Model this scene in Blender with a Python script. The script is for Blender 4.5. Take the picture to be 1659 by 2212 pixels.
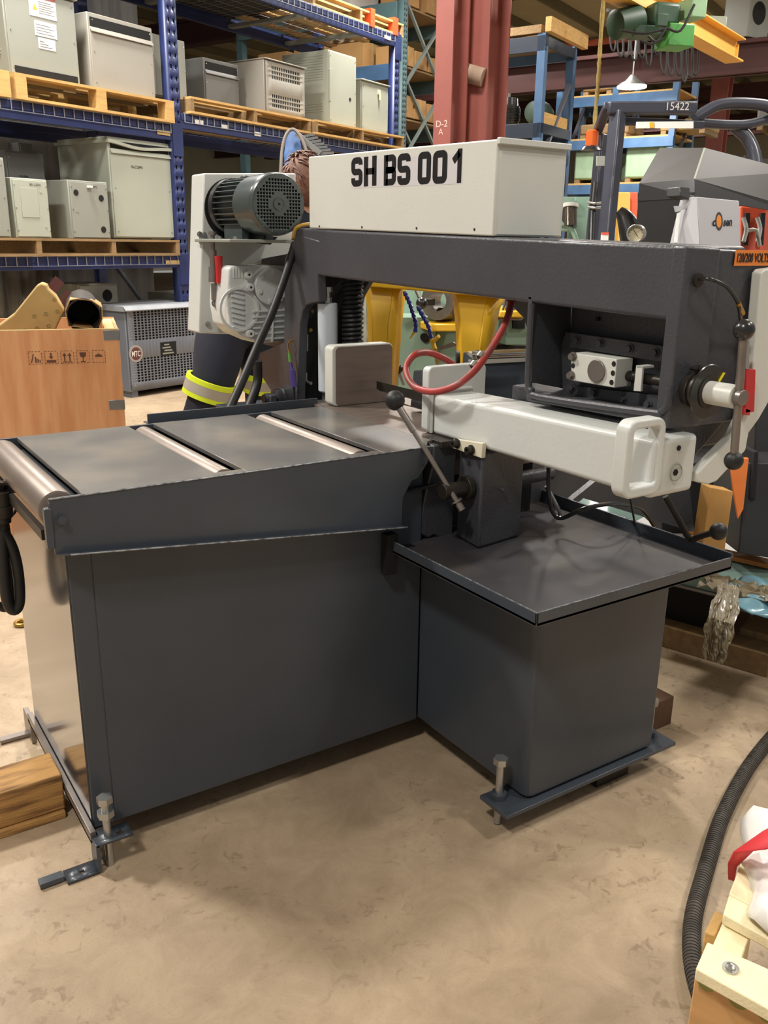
import bpy, bmesh, math, random
from mathutils import Vector, Matrix
random.seed(7)
for o in list(bpy.data.objects): bpy.data.objects.remove(o)
SC = bpy.context.scene
COL = SC.collection
V = Vector
# ------------------------------------------------------------------ camera
CAM = V((-1.19782, -1.63388, 1.25149)); YAW, PIT, ROL, FOC = 0.5871, -0.2977, 0.0129, 1891.98
ROWS = (V((0.83459192, -0.55073064, 0.01233263)), V((0.15173541, 0.2513502, 0.95592858)), V((0.52955897, 0.79593896, -0.29334019)))
cd = bpy.data.cameras.new('camera'); cam = bpy.data.objects.new('camera', cd); COL.objects.link(cam)
R3 = Matrix((ROWS[0], ROWS[1], -ROWS[2])).transposed()
cam.matrix_world = Matrix.Translation(CAM) @ R3.to_4x4()
cd.sensor_fit = 'VERTICAL'; cd.sensor_height = 24; cd.sensor_width = 18
cd.lens = FOC / 2212 * 24; cd.clip_start = .02; cd.clip_end = 200
SC.camera = cam
# ------------------------------------------------------------------ world, exposure, lamps
w = bpy.data.worlds.new('hall_air'); SC.world = w; w.use_nodes = True
w.node_tree.nodes['Background'].inputs[0].default_value = (1.0, .97, .93, 1)
w.node_tree.nodes['Background'].inputs[1].default_value = .27
SC.view_settings.view_transform = 'Standard'; SC.view_settings.look = 'None'
SC.view_settings.gamma = 1; SC.view_settings.exposure = 0.12
SC.view_settings.use_curve_mapping = False
def lamp(x, y, z, power, size=.55, col=(1, .955, .89)):
    l = bpy.data.lights.new('high_bay_light', 'AREA'); l.shape = 'DISK'; l.size = size; l.energy = power; l.color = col
    o = bpy.data.objects.new('high_bay_light', l); COL.objects.link(o); o.location = (x, y, z); return o
LAMPS = [(-2.4, 2.6, 4.6, 230), (1.8, 3.0, 4.6, 150), (-2.8, -1.6, 4.6, 120), (1.6, -2.6, 4.6, 70), (5.0, -1.0, 4.6, 120),
         (4.5, 6.6, 4.6, 150), (0.2, 4.8, 4.6, 190), (-2.6, 5.8, 4.6, 85), (6.2, 2.5, 4.6, 140), (9.0, 8.5, 4.8, 220), (9.5, 3.5, 4.8, 160), (14, 12, 4.8, 350), (16, 6, 4.8, 300)]
for L in LAMPS: lamp(*L)

# ------------------------------------------------------------------ helpers
def at(px, py, x=None, y=None, z=None, d=None, pl=None):
    """world point of a photograph pixel on a real plane (x=, y=, z= or pl=(point, normal)) or at depth d"""
    r = ROWS[0]*((px-829.5)/FOC) + ROWS[1]*(-(py-1106)/FOC) + ROWS[2]
    if x is not None: t = (x-CAM.x)/r.x
    elif y is not None: t = (y-CAM.y)/r.y
    elif z is not None: t = (z-CAM.z)/r.z
    elif pl is not None: t = (V(pl[0])-CAM).dot(V(pl[1]))/r.dot(V(pl[1]))
    else: t = d
    return CAM + r*t
def lin(h):
    h = h.lstrip('#'); c = [int(h[i:i+2], 16)/255 for i in (0, 2, 4)]
    return tuple((x/12.92 if x <= .04045 else ((x+.055)/1.055)**2.4) for x in c) + (1,)
MATS = {}
def mat(name, col, rough=.5, metal=0, var=.12, scale=6, bump=.0, bscale=60, coat=0, stretch=None, col2=None, c2amt=.5, emit=None, alpha=1, trans=0, spec=None):
    if name in MATS: return MATS[name]
    m = bpy.data.materials.new(name); m.use_nodes = True; nt = m.node_tree; N = nt.nodes; L = nt.links
    b = N['Principled BSDF']; c = lin(col) if isinstance(col, str) else tuple(col)+(1,)
    tc = N.new('ShaderNodeTexCoord'); mp = N.new('ShaderNodeMapping'); L.new(tc.outputs['Object'], mp.inputs[0])
    if stretch: mp.inputs['Scale'].default_value = stretch
    no = N.new('ShaderNodeTexNoise'); no.inputs['Scale'].default_value = scale; no.inputs['Detail'].default_value = 6
    L.new(mp.outputs[0], no.inputs['Vector'])
    mx = N.new('ShaderNodeMix'); mx.data_type = 'RGBA'
    if col2: mx.inputs[6].default_value = c; mx.inputs[7].default_value = lin(col2)
    else:
        mx.inputs[6].default_value = tuple(x*(1-var) for x in c[:3])+(1,); mx.inputs[7].default_value = tuple(min(1, x*(1+var)) for x in c[:3])+(1,)
    rp = N.new('ShaderNodeValToRGB'); rp.color_ramp.elements[0].position = .5-.25 if not col2 else c2amt-.12; rp.color_ramp.elements[1].position = .75 if not col2 else c2amt+.12
    L.new(no.outputs[0], rp.inputs[0]); L.new(rp.outputs[0], mx.inputs[0]); L.new(mx.outputs[2], b.inputs['Base Color'])
    b.inputs['Roughness'].default_value = rough; b.inputs['Metallic'].default_value = metal
    if coat: b.inputs['Coat Weight'].default_value = coat; b.inputs['Coat Roughness'].default_value = .12
    if spec is not None: b.inputs['Specular IOR Level'].default_value = spec
    if bump:
        n2 = N.new('ShaderNodeTexNoise'); n2.inputs['Scale'].default_value = bscale; n2.inputs['Detail'].default_value = 3; L.new(mp.outputs[0], n2.inputs['Vector'])
        bp = N.new('ShaderNodeBump'); bp.inputs['Strength'].default_value = bump; bp.inputs['Distance'].default_value = .004
        L.new(n2.outputs[0], bp.inputs['Height']); L.new(bp.outputs[0], b.inputs['Normal'])
    if emit: b.inputs['Emission Color'].default_value = c; b.inputs['Emission Strength'].default_value = emit
    if trans: b.inputs['Transmission Weight'].default_value = trans
    if alpha < 1: b.inputs['Alpha'].default_value = alpha
    MATS[name] = m; return m
M = dict(
 grey=lambda: mat('charcoal_machine_paint', '#3d434b', .36, var=.10, scale=5, bump=.12, bscale=260, coat=.15),
 greycast=lambda: mat('charcoal_paint_on_casting', '#424348', .42, var=.10, scale=7, bump=.30, bscale=120, coat=.1),
 gloss=lambda: mat('glossy_charcoal_paint', '#3c3e42', .17, var=.15, scale=9, bump=.05, bscale=20, coat=.8),
 tray=lambda: mat('dull_tray_paint', '#37363a', .48, var=.2, scale=6, bump=.08, bscale=200, col2='#4a4542', c2amt=.60),
 worn=lambda: mat('worn_glint_paint_edge', '#a9abad', .25, .5, var=.5, scale=60, col2='#4a4e54', c2amt=.55),  # worn paint and the edge highlight, both put into a light colour
 light=lambda: mat('light_grey_paint', '#d3d4cc', .38, var=.03, scale=4, bump=.08, bscale=200),
 lightc=lambda: mat('light_grey_paint_on_casting', '#d0d3cf', .35, var=.04, scale=4, bump=.12, bscale=70),
 wear_sheen=lambda: mat('worn_sheen_table_paint', '#5b5a59', .30, var=.18, scale=5, bump=.05, bscale=90, coat=.15, col2='#767068', c2amt=.56),  # base colour lightened to carry the reflection on the table top
 steel=lambda: mat('bare_steel', '#8d8681', .38, .75, var=.15, scale=20, bump=.05),
 brownsteel=lambda: mat('oiled_brown_steel', '#7b6e66', .42, .35, var=.18, scale=6, stretch=(1, 8, 8)),
 roller=lambda: mat('dull_roller_steel', '#857970', .42, .45, var=.12, scale=9),
 dark=lambda: mat('dark_oiled_steel', '#39342f', .45, .5, var=.25, scale=20, bump=.1),
 black=lambda: mat('black_rubber', '#1d1d1e', .5, var=.2, scale=20),
 blackm=lambda: mat('black_plastic', '#232324', .28, var=.1, scale=20, coat=.3),
 motor=lambda: mat('dark_green_grey_motor_paint', '#3c4544', .33, var=.1, scale=8, coat=.3),
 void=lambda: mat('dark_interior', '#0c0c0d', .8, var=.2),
 brass=lambda: mat('brass', '#b08d4a', .35, .8, var=.15, scale=30),
 zinc=lambda: mat('bright_zinc', '#b9bab8', .28, .85, var=.1, scale=30),
 red=lambda: mat('red_rubber_hose', '#b0403b', .42, var=.2, scale=18, bump=.1, col2='#8d4742', c2amt=.55),
 redp=lambda: mat('red_plastic', '#c02c30', .35, var=.1),
 blue=lambda: mat('rack_blue_paint', '#243160', .4, var=.18, scale=8, bump=.05),
 blue2=lambda: mat('steel_blue_paint', '#4c6d93', .45, var=.18, scale=6),
 navy=lambda: mat('dark_blue_rack_paint', '#27313f', .45, var=.2, scale=6),
 teal=lambda: mat('teal_rack_paint', '#4f6b70', .5, var=.15, scale=8),
 pallet=lambda: mat('pallet_pine', '#c9a264', .75, var=.2, scale=5, stretch=(1, 9, 9), bump=.3, bscale=30),
 palletd=lambda: mat('weathered_pallet_wood', '#8e7450', .8, var=.25, scale=5, stretch=(1, 9, 9), bump=.3, bscale=30),
 encl=lambda: mat('enclosure_grey_paint', '#8f9289', .45, var=.05, scale=3, bump=.04),
 encl2=lambda: mat('warm_grey_enclosure_paint', '#98958c', .45, var=.05, scale=3),
 encl3=lambda: mat('pale_enclosure_paint', '#a7ac9f', .45, var=.05, scale=3),
 encd=lambda: mat('dusty_dark_enclosure_paint', '#6d6e6c', .5, var=.12, scale=3),
 ply=lambda: mat('okoume_plywood', '#dda677', .55, var=.10, scale=4, stretch=(6, 6, .8), bump=.05, col2='#d09364', c2amt=.5),
 plyedge=lambda: mat('plywood_edge', '#d8b980', .7, var=.15, scale=20),
 cardboard=lambda: mat('cardboard', '#b28a58', .8, var=.1, scale=5),
 kraft=lambda: mat('kraft_wrapping', '#b79a62', .75, var=.12, scale=6, bump=.3, bscale=14),
 yellow=lambda: mat('yellow_enamel', '#dfae17', .4, var=.12, scale=4, coat=.2),
 yell2=lambda: mat('crane_yellow_paint', '#e0ac4c', .45, var=.08, scale=3),
 greenm=lambda: mat('machine_green_paint', '#8aa895', .45, var=.1, scale=3),
 green=lambda: mat('bright_green_paint', '#4f9a48', .45, var=.12, scale=4),
 greend=lambda: mat('dark_green_paint', '#2e4a36', .5, var=.2, scale=6),
 redcol=lambda: mat('red_oxide_primer', '#85483f', .55, var=.1, scale=4),
 redbeam=lambda: mat('dark_red_oxide_beam', '#4b2a27', .6, var=.15, scale=3),
 orange=lambda: mat('orange_paint', '#e0542c', .45, var=.12, scale=5),
 wire=lambda: mat('galvanised_wire', '#a9adb2', .4, .5, var=.1),
 white=lambda: mat('white_paper', '#e2e0dc', .6, var=.04),
 navycloth=lambda: mat('navy_work_cloth', '#171b2b', .85, var=.25, scale=9, bump=.35, bscale=26),
 ink=lambda: mat('black_print', '#262322', .6, var=.05),
)
def m_(k): return MATS[k] if k in MATS else M[k]()
WM = {}
def thing(name, label, cat, loc=(0, 0, 0), rotz=0., group=None, rot=None):
    o = bpy.data.objects.new(name, None); COL.objects.link(o); o.empty_display_size = .05
    mw = Matrix.Translation(V(loc)) @ (rot if rot is not None else Matrix.Rotation(rotz, 4, 'Z'))
    o.matrix_world = mw; WM[o] = mw
    o['label'] = label; o['category'] = cat
    if group: o['group'] = group
    return o
def tag(o, label, cat, group=None, kind=None):
    o['label'] = label; o['category'] = cat
    if group: o['group'] = group
    if kind: o['kind'] = kind
    return o
class MB:
    def __init__(s): s.v = []; s.f = []; s.flat = False
    def add(s, vs, fs):
        n = len(s.v); s.v += [V(v) for v in vs]; s.f += [tuple(i+n for i in f) for f in fs]; return s
    def box(s, a, b, F=None):
        x0, x1 = sorted((a[0], b[0])); y0, y1 = sorted((a[1], b[1])); z0, z1 = sorted((a[2], b[2]))
        vs = [V((x, y, z)) for z in (z0, z1) for y in (y0, y1) for x in (x0, x1)]
        if F is not None: vs = [F @ v for v in vs]
        return s.add(vs, [(0, 2, 3, 1), (4, 5, 7, 6), (0, 1, 5, 4), (2, 6, 7, 3), (0, 4, 6, 2), (1, 3, 7, 5)])
    def prism(s, pts, vec):
        pts = [V(p) for p in pts]; n = len(pts); vec = V(vec)
        return s.add(pts + [p+vec for p in pts], [tuple(range(n)), tuple(range(2*n-1, n-1, -1))] + [(i, (i+1) % n, n+(i+1) % n, n+i) for i in range(n)])
    def bar(s, p0, p1, w, h=None, up=(0, 0, 1)):
        p0, p1 = V(p0), V(p1); h = h or w; d = (p1-p0).normalized(); u = V(up)
        if abs(d.dot(u)) > .98: u = V((1, 0, 0))
        a = d.cross(u).normalized(); b = a.cross(d).normalized()
        q = [a*(w/2)+b*(h/2), -a*(w/2)+b*(h/2), -a*(w/2)-b*(h/2), a*(w/2)-b*(h/2)]
        return s.prism([p0+i for i in q], p1-p0)
    def cyl(s, p0, p1, r0, r1=None, n=20):
        p0, p1 = V(p0), V(p1); r1 = r0 if r1 is None else r1; d = (p1-p0).normalized()
        u = V((0, 0, 1)) if abs(d.z) < .9 else V((1, 0, 0)); a = d.cross(u).normalized(); b = a.cross(d)
        c = [(a*math.cos(2*math.pi*i/n)+b*math.sin(2*math.pi*i/n)) for i in range(n)]
        return s.add([p0+k*r0 for k in c]+[p1+k*r1 for k in c], [tuple(range(n)), tuple(range(2*n-1, n-1, -1))]+[(i, (i+1) % n, n+(i+1) % n, n+i) for i in range(n)])
    def ring(s, p0, p1, ro, ri, n=24):
        p0, p1 = V(p0), V(p1); d = (p1-p0).normalized(); u = V((0, 0, 1)) if abs(d.z) < .9 else V((1, 0, 0)); a = d.cross(u).normalized(); b = a.cross(d)
        c = [(a*math.cos(2*math.pi*i/n)+b*math.sin(2*math.pi*i/n)) for i in range(n)]
        vs = [p0+k*ro for k in c]+[p1+k*ro for k in c]+[p1+k*ri for k in c]+[p0+k*ri for k in c]
        fs = []
        for q in range(4):
            for i in range(n): j = (i+1) % n; e = (q+1) % 4; fs.append((q*n+i, q*n+j, e*n+j, e*n+i))
        return s.add(vs, fs)
    def lathe(s, p0, d, prof, n=24):
        p0 = V(p0); d = V(d).normalized(); u = V((0, 0, 1)) if abs(d.z) < .9 else V((1, 0, 0)); a = d.cross(u).normalized(); b = a.cross(d)
        c = [(a*math.cos(2*math.pi*i/n)+b*math.sin(2*math.pi*i/n)) for i in range(n)]
        vs = [p0+d*t+k*max(r, .0004) for t, r in prof for k in c]; m = len(prof)
        fs = [(q*n+i, q*n+(i+1) % n, (q+1)*n+(i+1) % n, (q+1)*n+i) for q in range(m-1) for i in range(n)]
        return s.add(vs, fs+[tuple(range(n)), tuple(range(m*n-1, (m-1)*n-1, -1))])
    def sph(s, c, r, n=18, sz=(1, 1, 1)):
        c = V(c); m = n//2; vs = []; fs = []
        for j in range(m+1):
            t = math.pi*j/m
            for i in range(n): p = 2*math.pi*i/n; rr = max(math.sin(t), .001); vs.append(c+V((r*sz[0]*rr*math.cos(p), r*sz[1]*rr*math.sin(p), r*sz[2]*math.cos(t))))
        for j in range(m):
            for i in range(n): fs.append((j*n+i, j*n+(i+1) % n, (j+1)*n+(i+1) % n, (j+1)*n+i))
        return s.add(vs, fs)
    def tube(s, pts, r, n=10, smooth=4, rad=None):
        pts = [V(p) for p in pts]
        if smooth and len(pts) > 2:
            q = [pts[0]*2-pts[1]]+pts+[pts[-1]*2-pts[-2]]; out = []
            for i in range(1, len(q)-2):
                for k in range(smooth):
                    t = k/smooth; a, b, c, d = q[i-1:i+3]
                    out.append(.5*((2*b)+(c-a)*t+(2*a-5*b+4*c-d)*t*t+(3*b-a-3*c+d)*t**3))
            pts = out+[pts[-1]]
        m = len(pts); u = None; vs = []
        for i, p in enumerate(pts):
            d = (pts[min(i+1, m-1)]-pts[max(i-1, 0)]).normalized()
            if u is None: u = d.cross(V((0, 0, 1)) if abs(d.z) < .9 else V((1, 0, 0))).normalized()
            u = (u-d*u.dot(d)).normalized(); b = d.cross(u); rr = rad(i/(m-1)) if rad else r
            vs += [p+(u*math.cos(2*math.pi*k/n)+b*math.sin(2*math.pi*k/n))*rr for k in range(n)]
        fs = [(i*n+k, i*n+(k+1) % n, (i+1)*n+(k+1) % n, (i+1)*n+k) for i in range(m-1) for k in range(n)]
        return s.add(vs, fs+[tuple(range(n)), tuple(range(m*n-1, (m-1)*n-1, -1))])
    def hexa(s, c, d, r, h):
        return s.cyl(c, V(c)+V(d).normalized()*h, r, n=6)
    def holes(s, O, U, W, uw, wh, holes):
        """flat sheet from O spanned by unit U (uw) and W (wh) with rectangular through holes (u0,u1,w0,w1)"""
        s.flat = True
        O, U, W = V(O), V(U), V(W); us = sorted({0., uw}|{h[0] for h in holes}|{h[1] for h in holes}); ws = sorted({0., wh}|{h[2] for h in holes}|{h[3] for h in holes})
        us = [u for i, u in enumerate(us) if i == 0 or u-us[i-1] > 1e-6]; ws = [u for i, u in enumerate(ws) if i == 0 or u-ws[i-1] > 1e-6]
        idx = {}
        vs = []; fs = []
        def gi(i, j):
            if (i, j) not in idx: idx[(i, j)] = len(vs); vs.append(O+U*us[i]+W*ws[j])
            return idx[(i, j)]
        rows = {}
        for h in holes: rows.setdefault((round(h[2], 5), round(h[3], 5)), []).append(h)
        for j in range(len(ws)-1):
            wc = (ws[j]+ws[j+1])/2
            act = [h for k, hs in rows.items() if k[0] < wc < k[1] for h in hs]
            for i in range(len(us)-1):
                uc = (us[i]+us[i+1])/2
                if not any(h[0] < uc < h[1] for h in act): fs.append((gi(i, j), gi(i+1, j), gi(i+1, j+1), gi(i, j+1)))
        return s.add(vs, fs)
    def mesh(s, name, inv=None):
        me = bpy.data.meshes.new(name); vs = s.v if inv is None else [inv @ v for v in s.v]
        me.from_pydata(vs, [], s.f); bm = bmesh.new(); bm.from_mesh(me)
        bmesh.ops.recalc_face_normals(bm, faces=bm.faces); bm.to_mesh(me); bm.free()
        for p in me.polygons: p.use_smooth = not s.flat
        me.set_sharp_from_angle(angle=.62); return me
    def build(s, name, m, parent=None, local=False, bevel=0, solid=0, seg=2, label=None, origin=None):
        if isinstance(m, str): m = m_(m)
        if parent is not None:
            root = parent
            while root.parent: root = root.parent
            inv = None if local else WM[root].inverted()
            o = bpy.data.objects.new(name, s.mesh(name, inv)); COL.objects.link(o); o.parent = parent
            if local and parent.parent: pass
        else:
            if origin is None and not local:
                xs = [v.x for v in s.v]; ys = [v.y for v in s.v]; zs = [v.z for v in s.v]
                origin = V(((min(xs)+max(xs))/2, (min(ys)+max(ys))/2, min(zs)))
            mw = Matrix.Translation(V(origin)) if origin is not None else Matrix()
            o = bpy.data.objects.new(name, s.mesh(name, mw.inverted())); COL.objects.link(o); o.matrix_world = mw; WM[o] = mw
        o.data.materials.append(m)
        if solid:
            md = o.modifiers.new('thickness', 'SOLIDIFY'); md.thickness = solid; md.offset = 0
        if bevel:
            md = o.modifiers.new('edge', 'BEVEL'); md.width = bevel; md.segments = seg; md.limit_method = 'ANGLE'; md.angle_limit = .6; md.harden_normals = False
        if label: o['label'] = label
        return o
def dup(root, loc, rotz=0, label=None, group=None, rot=None):
    r = root.copy(); COL.objects.link(r)
    mw = Matrix.Translation(V(loc)) @ (rot if rot is not None else Matrix.Rotation(rotz, 4, 'Z'))
    r.matrix_world = mw; WM[r] = mw
    if label: r['label'] = label
    if group: r['group'] = group
    for ch in list(root.children):
        c = ch.copy(); COL.objects.link(c); c.parent = r
        for g in list(ch.children):
            d = g.copy(); COL.objects.link(d); d.parent = c
    return r
def struct(name, mb, m, **k):
    o = mb.build(name, m, **k); o['kind'] = 'structure'; return o
def text(name, body, O, X, Y, h, m, parent=None, width=None, bold=0, spacing=1, thick=.0006, align='LEFT'):
    """lettering as a thin real mesh: O = lower left corner, X reading direction, Y up"""
    cu = bpy.data.curves.new(name, 'FONT'); cu.body = body; cu.size = 1; cu.offset = bold; cu.extrude = .001; cu.space_character = spacing; cu.resolution_u = 3
    t = bpy.data.objects.new(name, cu); COL.objects.link(t)
    dg = bpy.context.evaluated_depsgraph_get(); dg.update()
    me = bpy.data.meshes.new_from_object(t.evaluated_get(dg)); bpy.data.objects.remove(t)
    xs = [v.co.x for v in me.vertices]; ys = [v.co.y for v in me.vertices]
    x0, x1, y0, y1 = min(xs), max(xs), min(ys), max(ys)
    sy = h/(y1-y0); sx = (width/(x1-x0)) if width else sy
    X = V(X).normalized(); Y = V(Y).normalized(); Z = X.cross(Y); O = V(O)
    inv = Matrix()
    if parent is not None:
        root = parent
        while root.parent: root = root.parent
        inv = WM[root].inverted()
    for v in me.vertices: v.co = inv @ (O+X*(v.co.x-x0)*sx+Y*(v.co.y-y0)*sy+Z*(thick if v.co.z > 0 else -thick*.2))
    o = bpy.data.objects.new(name, me); COL.objects.link(o); me.materials.append(m_(m) if isinstance(m, str) else m)
    if parent is not None: o.parent = parent
    return o
def rrect(w, h, r, n=4):
    out = []
    for cx, cy, a0 in ((w-r, h-r, 0), (r, h-r, 90), (r, r, 180), (w-r, r, 270)):
        for k in range(n+1):
            a = math.radians(a0+90*k/n); out.append((cx+r*math.cos(a), cy+r*math.sin(a)))
    return out
def bolt(name, c, d, r, h, m, parent, washer=True):
    c = V(c); d = V(d).normalized(); b = MB()
    if washer: b.cyl(c, c+d*h*.25, r*1.35, n=16)
    b.hexa(c+d*(h*.25 if washer else 0), d, r, h*.75)
    return b.build(name, m, parent)
X_, Y_, Z_ = V((1, 0, 0)), V((0, 1, 0)), V((0, 0, 1))

# ------------------------------------------------------------------ setting: floor, ceiling, walls
def floor_mat():
    m = bpy.data.materials.new('stained_concrete'); m.use_nodes = True; nt = m.node_tree; N = nt.nodes; L = nt.links; b = N['Principled BSDF']
    tc = N.new('ShaderNodeTexCoord')
    def noise(s, det=8, ro=.6, dist=0):
        n = N.new('ShaderNodeTexNoise'); n.inputs['Scale'].default_value = s; n.inputs['Detail'].default_value = det; n.inputs['Roughness'].default_value = ro; n.inputs['Distortion'].default_value = dist
        L.new(tc.outputs['Object'], n.inputs['Vector']); return n
    def ramp(src, p0, p1, c0, c1):
        r = N.new('ShaderNodeValToRGB'); r.color_ramp.elements[0].position = p0; r.color_ramp.elements[1].position = p1
        r.color_ramp.elements[0].color = c0; r.color_ramp.elements[1].color = c1; L.new(src, r.inputs[0]); return r
    def mul(a, bb, f=1):
        x = N.new('ShaderNodeMix'); x.data_type = 'RGBA'; x.blend_type = 'MULTIPLY'; x.inputs[0].default_value = f; L.new(a, x.inputs[6]); L.new(bb, x.inputs[7]); return x
    r1 = ramp(noise(1.1, 8, .6).outputs[0], .3, .72, lin('#a18d74'), lin('#c3ad90'))
    r2 = ramp(noise(9, 9, .7, .6).outputs[0], .36, .62, (.80, .78, .76, 1), (1, 1, 1, 1))
    r3 = ramp(noise(34, 4, .6, .9).outputs[0], .33, .43, (.70, .67, .64, 1), (1, 1, 1, 1))
    r4 = ramp(noise(220, 2, .5).outputs[0], .25, .42, (.75, .74, .72, 1), (1, 1, 1, 1))
    r5 = ramp(noise(3.3, 5, .5, .4).outputs[0], .42, .56, (0, 0, 0, 1), (1, 1, 1, 1))
    a = mul(r1.outputs[0], r2.outputs[0]); 
    x = N.new('ShaderNodeMix'); x.data_type = 'RGBA'; x.blend_type = 'MULTIPLY'; L.new(r5.outputs[0], x.inputs[0]); L.new(a.outputs[2], x.inputs[6]); L.new(r3.outputs[0], x.inputs[7])
    c = mul(x.outputs[2], r4.outputs[0], .6); L.new(c.outputs[2], b.inputs['Base Color'])
    b.inputs['Roughness'].default_value = .55
    bp = N.new('ShaderNodeBump'); bp.inputs['Strength'].default_value = .25; bp.inputs['Distance'].default_value = .003
    L.new(noise(60, 6, .7).outputs[0], bp.inputs['Height']); L.new(bp.outputs[0], b.inputs['Normal']); return m
struct('floor', MB().box((-12, -8, -.1), (36, 34, 0)), floor_mat(), origin=(0, 0, -.1))
RZ = math.radians(23); U_ = V((math.cos(RZ), math.sin(RZ), 0)); N_ = V((-math.sin(RZ), math.cos(RZ), 0)); P0 = V((1.80, 5.95, 0))
def RK(px, py, v=0): return at(px, py, pl=(P0+N_*v, N_))
def rl(u, v, z): return P0+U_*u+N_*v+V((0, 0, z))
FR = Matrix.Translation(P0) @ Matrix.Rotation(RZ, 4, 'Z')
ceilm = mat('cream_metal_roof_deck', '#b5ab88', .6, var=.10, scale=2)
CZ = 5.4
struct('ceiling', MB().box((-9, -9, CZ), (34, 34, CZ+.1), FR), ceilm)
struct('wall_back', MB().box((-9, 23.9, 0), (34, 24.0, CZ), FR), mat('cream_wall_panel', '#c9c2a6', .6, var=.06, scale=2))
struct('wall_right', MB().box((27, -9, 0), (27.1, 24, CZ), FR), mat('cream_side_wall', '#c5bda2', .6, var=.06, scale=2))
struct('wall_left', MB().box((-8, 2.6, 0), (1.9, 2.65, CZ), FR), mat('dark_grey_partition', '#403f3e', .7, var=.2, scale=2, stretch=(5, 1, .6), col2='#565452'))
n = 0
for k in range(22):                      # roof purlins run across the hall
    v = -1+k*1.15; n += 1
    o = MB().box((-3, v, CZ-.16), (27, v+.07, CZ-.001), FR).build('trim_%d' % n, mat('olive_grey_purlin', '#6f6a52', .6, var=.1)); o['kind'] = 'structure'
for u in (7.5, 13.5, 19.5, 25.0):         # dark red girders
    b = MB().box((u, -4, CZ-.62), (u+.26, 23.8, CZ-.58), FR).box((u+.11, -4, CZ-.6), (u+.15, 23.8, CZ-.2), FR).box((u, -4, CZ-.22), (u+.26, 23.8, CZ-.17), FR)
    n += 1; o = b.build('trim_%d' % n, 'redbeam'); o['kind'] = 'structure'
# ================================================================== THE BAND SAW
saw = thing('band_saw', 'large charcoal grey horizontal band saw with light grey guards in the foreground', 'band saw', (-.2, 0, 0))
def part(name, mb, m, parent=None, **k): return mb.build(name, m, parent or saw, **k)
X0, YB, ZB, YP, X2 = -.832, .523, .068, -.420, .4115
# cabinet and pedestal
cab = part('cabinet', MB().box((X0, 0, ZB), (0, YB, .775)), 'grey', bevel=.002)
part('front_panel', MB().box((-.788, -.003, ZB+.004), (-.004, .001, .70)), 'grey', cab, bevel=.001)
part('side_panel', MB().box((X0-.003, .006, ZB), (X0+.001, YB-.004, .74)), 'gloss', cab, label='glossy dark side panel mirroring the floor')
ped = MB(); ry = .018
pts = [(0, 0), (0, YP+ry), (ry*.3, YP+ry*.3), (ry, YP), (X2, YP), (X2, 0)]
part('pedestal', ped.prism([(x, y, ZB+.006) for x, y in pts], (0, 0, .4785)), 'grey', bevel=.004)
part('back_box', MB().box((.01, .0, ZB), (X2, YB, .55)), 'grey', bevel=.003)
bp = part('base_plate', MB().prism([(-.072, -.437, .058), (.485, -.437, .058), (.485, -.345, .058), (-.072, -.345, .058)], (0, 0, .010)), 'grey', bevel=.0015)
for cx, cy in ((-.042, -.375), (.452, -.378)):
    jb = part('jack_bolt', MB().cyl((cx, cy, 0.004), (cx, cy, .16), .0085, n=14), 'zinc', label='zinc jacking bolt')
    MB().hexa((cx, cy, .155), (0, 0, 1), .0165, .015).build('bolt_head', 'zinc', jb)
    MB().hexa((cx, cy, .068), (0, 0, 1), .019, .014).build('nut', 'grey', jb)
part('foot_pad', MB().box((.25, -.40, 0), (.36, -.30, .057)), 'dark')
# rail along the left bottom edge, front L bracket, flat bars
rail = part('base_rail', MB().prism([(X0-.016, -.03, ZB-.012), (X0-.004, -.03, ZB-.012), (X0-.004, -.03, ZB+.014), (X0-.016, -.03, ZB+.014)], (0, YB+.05, 0)).box((X0-.016, -.03, ZB-.012), (X0+.03, YB+.02, ZB-.004)), 'steel', bevel=.001, label='scuffed steel base rail')
br = MB().holes((X0-.012, -.062, ZB), X_, Y_, .075, .045, [(.045, .058, .012, .026)])
part('levelling_bracket', br, 'grey', rail, solid=.006)
brk = MB().box((X0-.014, -.062, .004), (X0-.006, -.018, ZB+.001))
part('bracket_web', brk, 'grey', rail, bevel=.001)
br2 = MB().holes((X0-.075, -.060, .004), X_, Y_, .066, .042, [(.028, .038, .014, .024)])
part('foot_plate', br2, 'grey', rail, solid=.006)
part('foot_bar', MB().box((X0-.125, -.046, .002), (X0-.078, -.024, .014)), 'grey', rail, bevel=.001)
part('rear_foot_bar', MB().box((X0-.085, .56, .002), (X0+.02, .582, .012)).box((X0-.016, .52, .002), (X0-.004, .60, ZB)), 'steel', rail, bevel=.001)
cx, cy = X0+.016, -.042
jb = part('jack_bolt', MB().cyl((cx, cy, .0), (cx, cy, .150), .008, n=14), 'zinc', label='zinc jacking bolt')
MB().hexa((cx, cy, .150), (0, 0, 1), .0165, .014).build('bolt_head', 'zinc', jb)
MB().hexa((cx, cy, .118), (0, 0, 1), .0175, .014).build('nut', 'zinc', jb)
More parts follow.
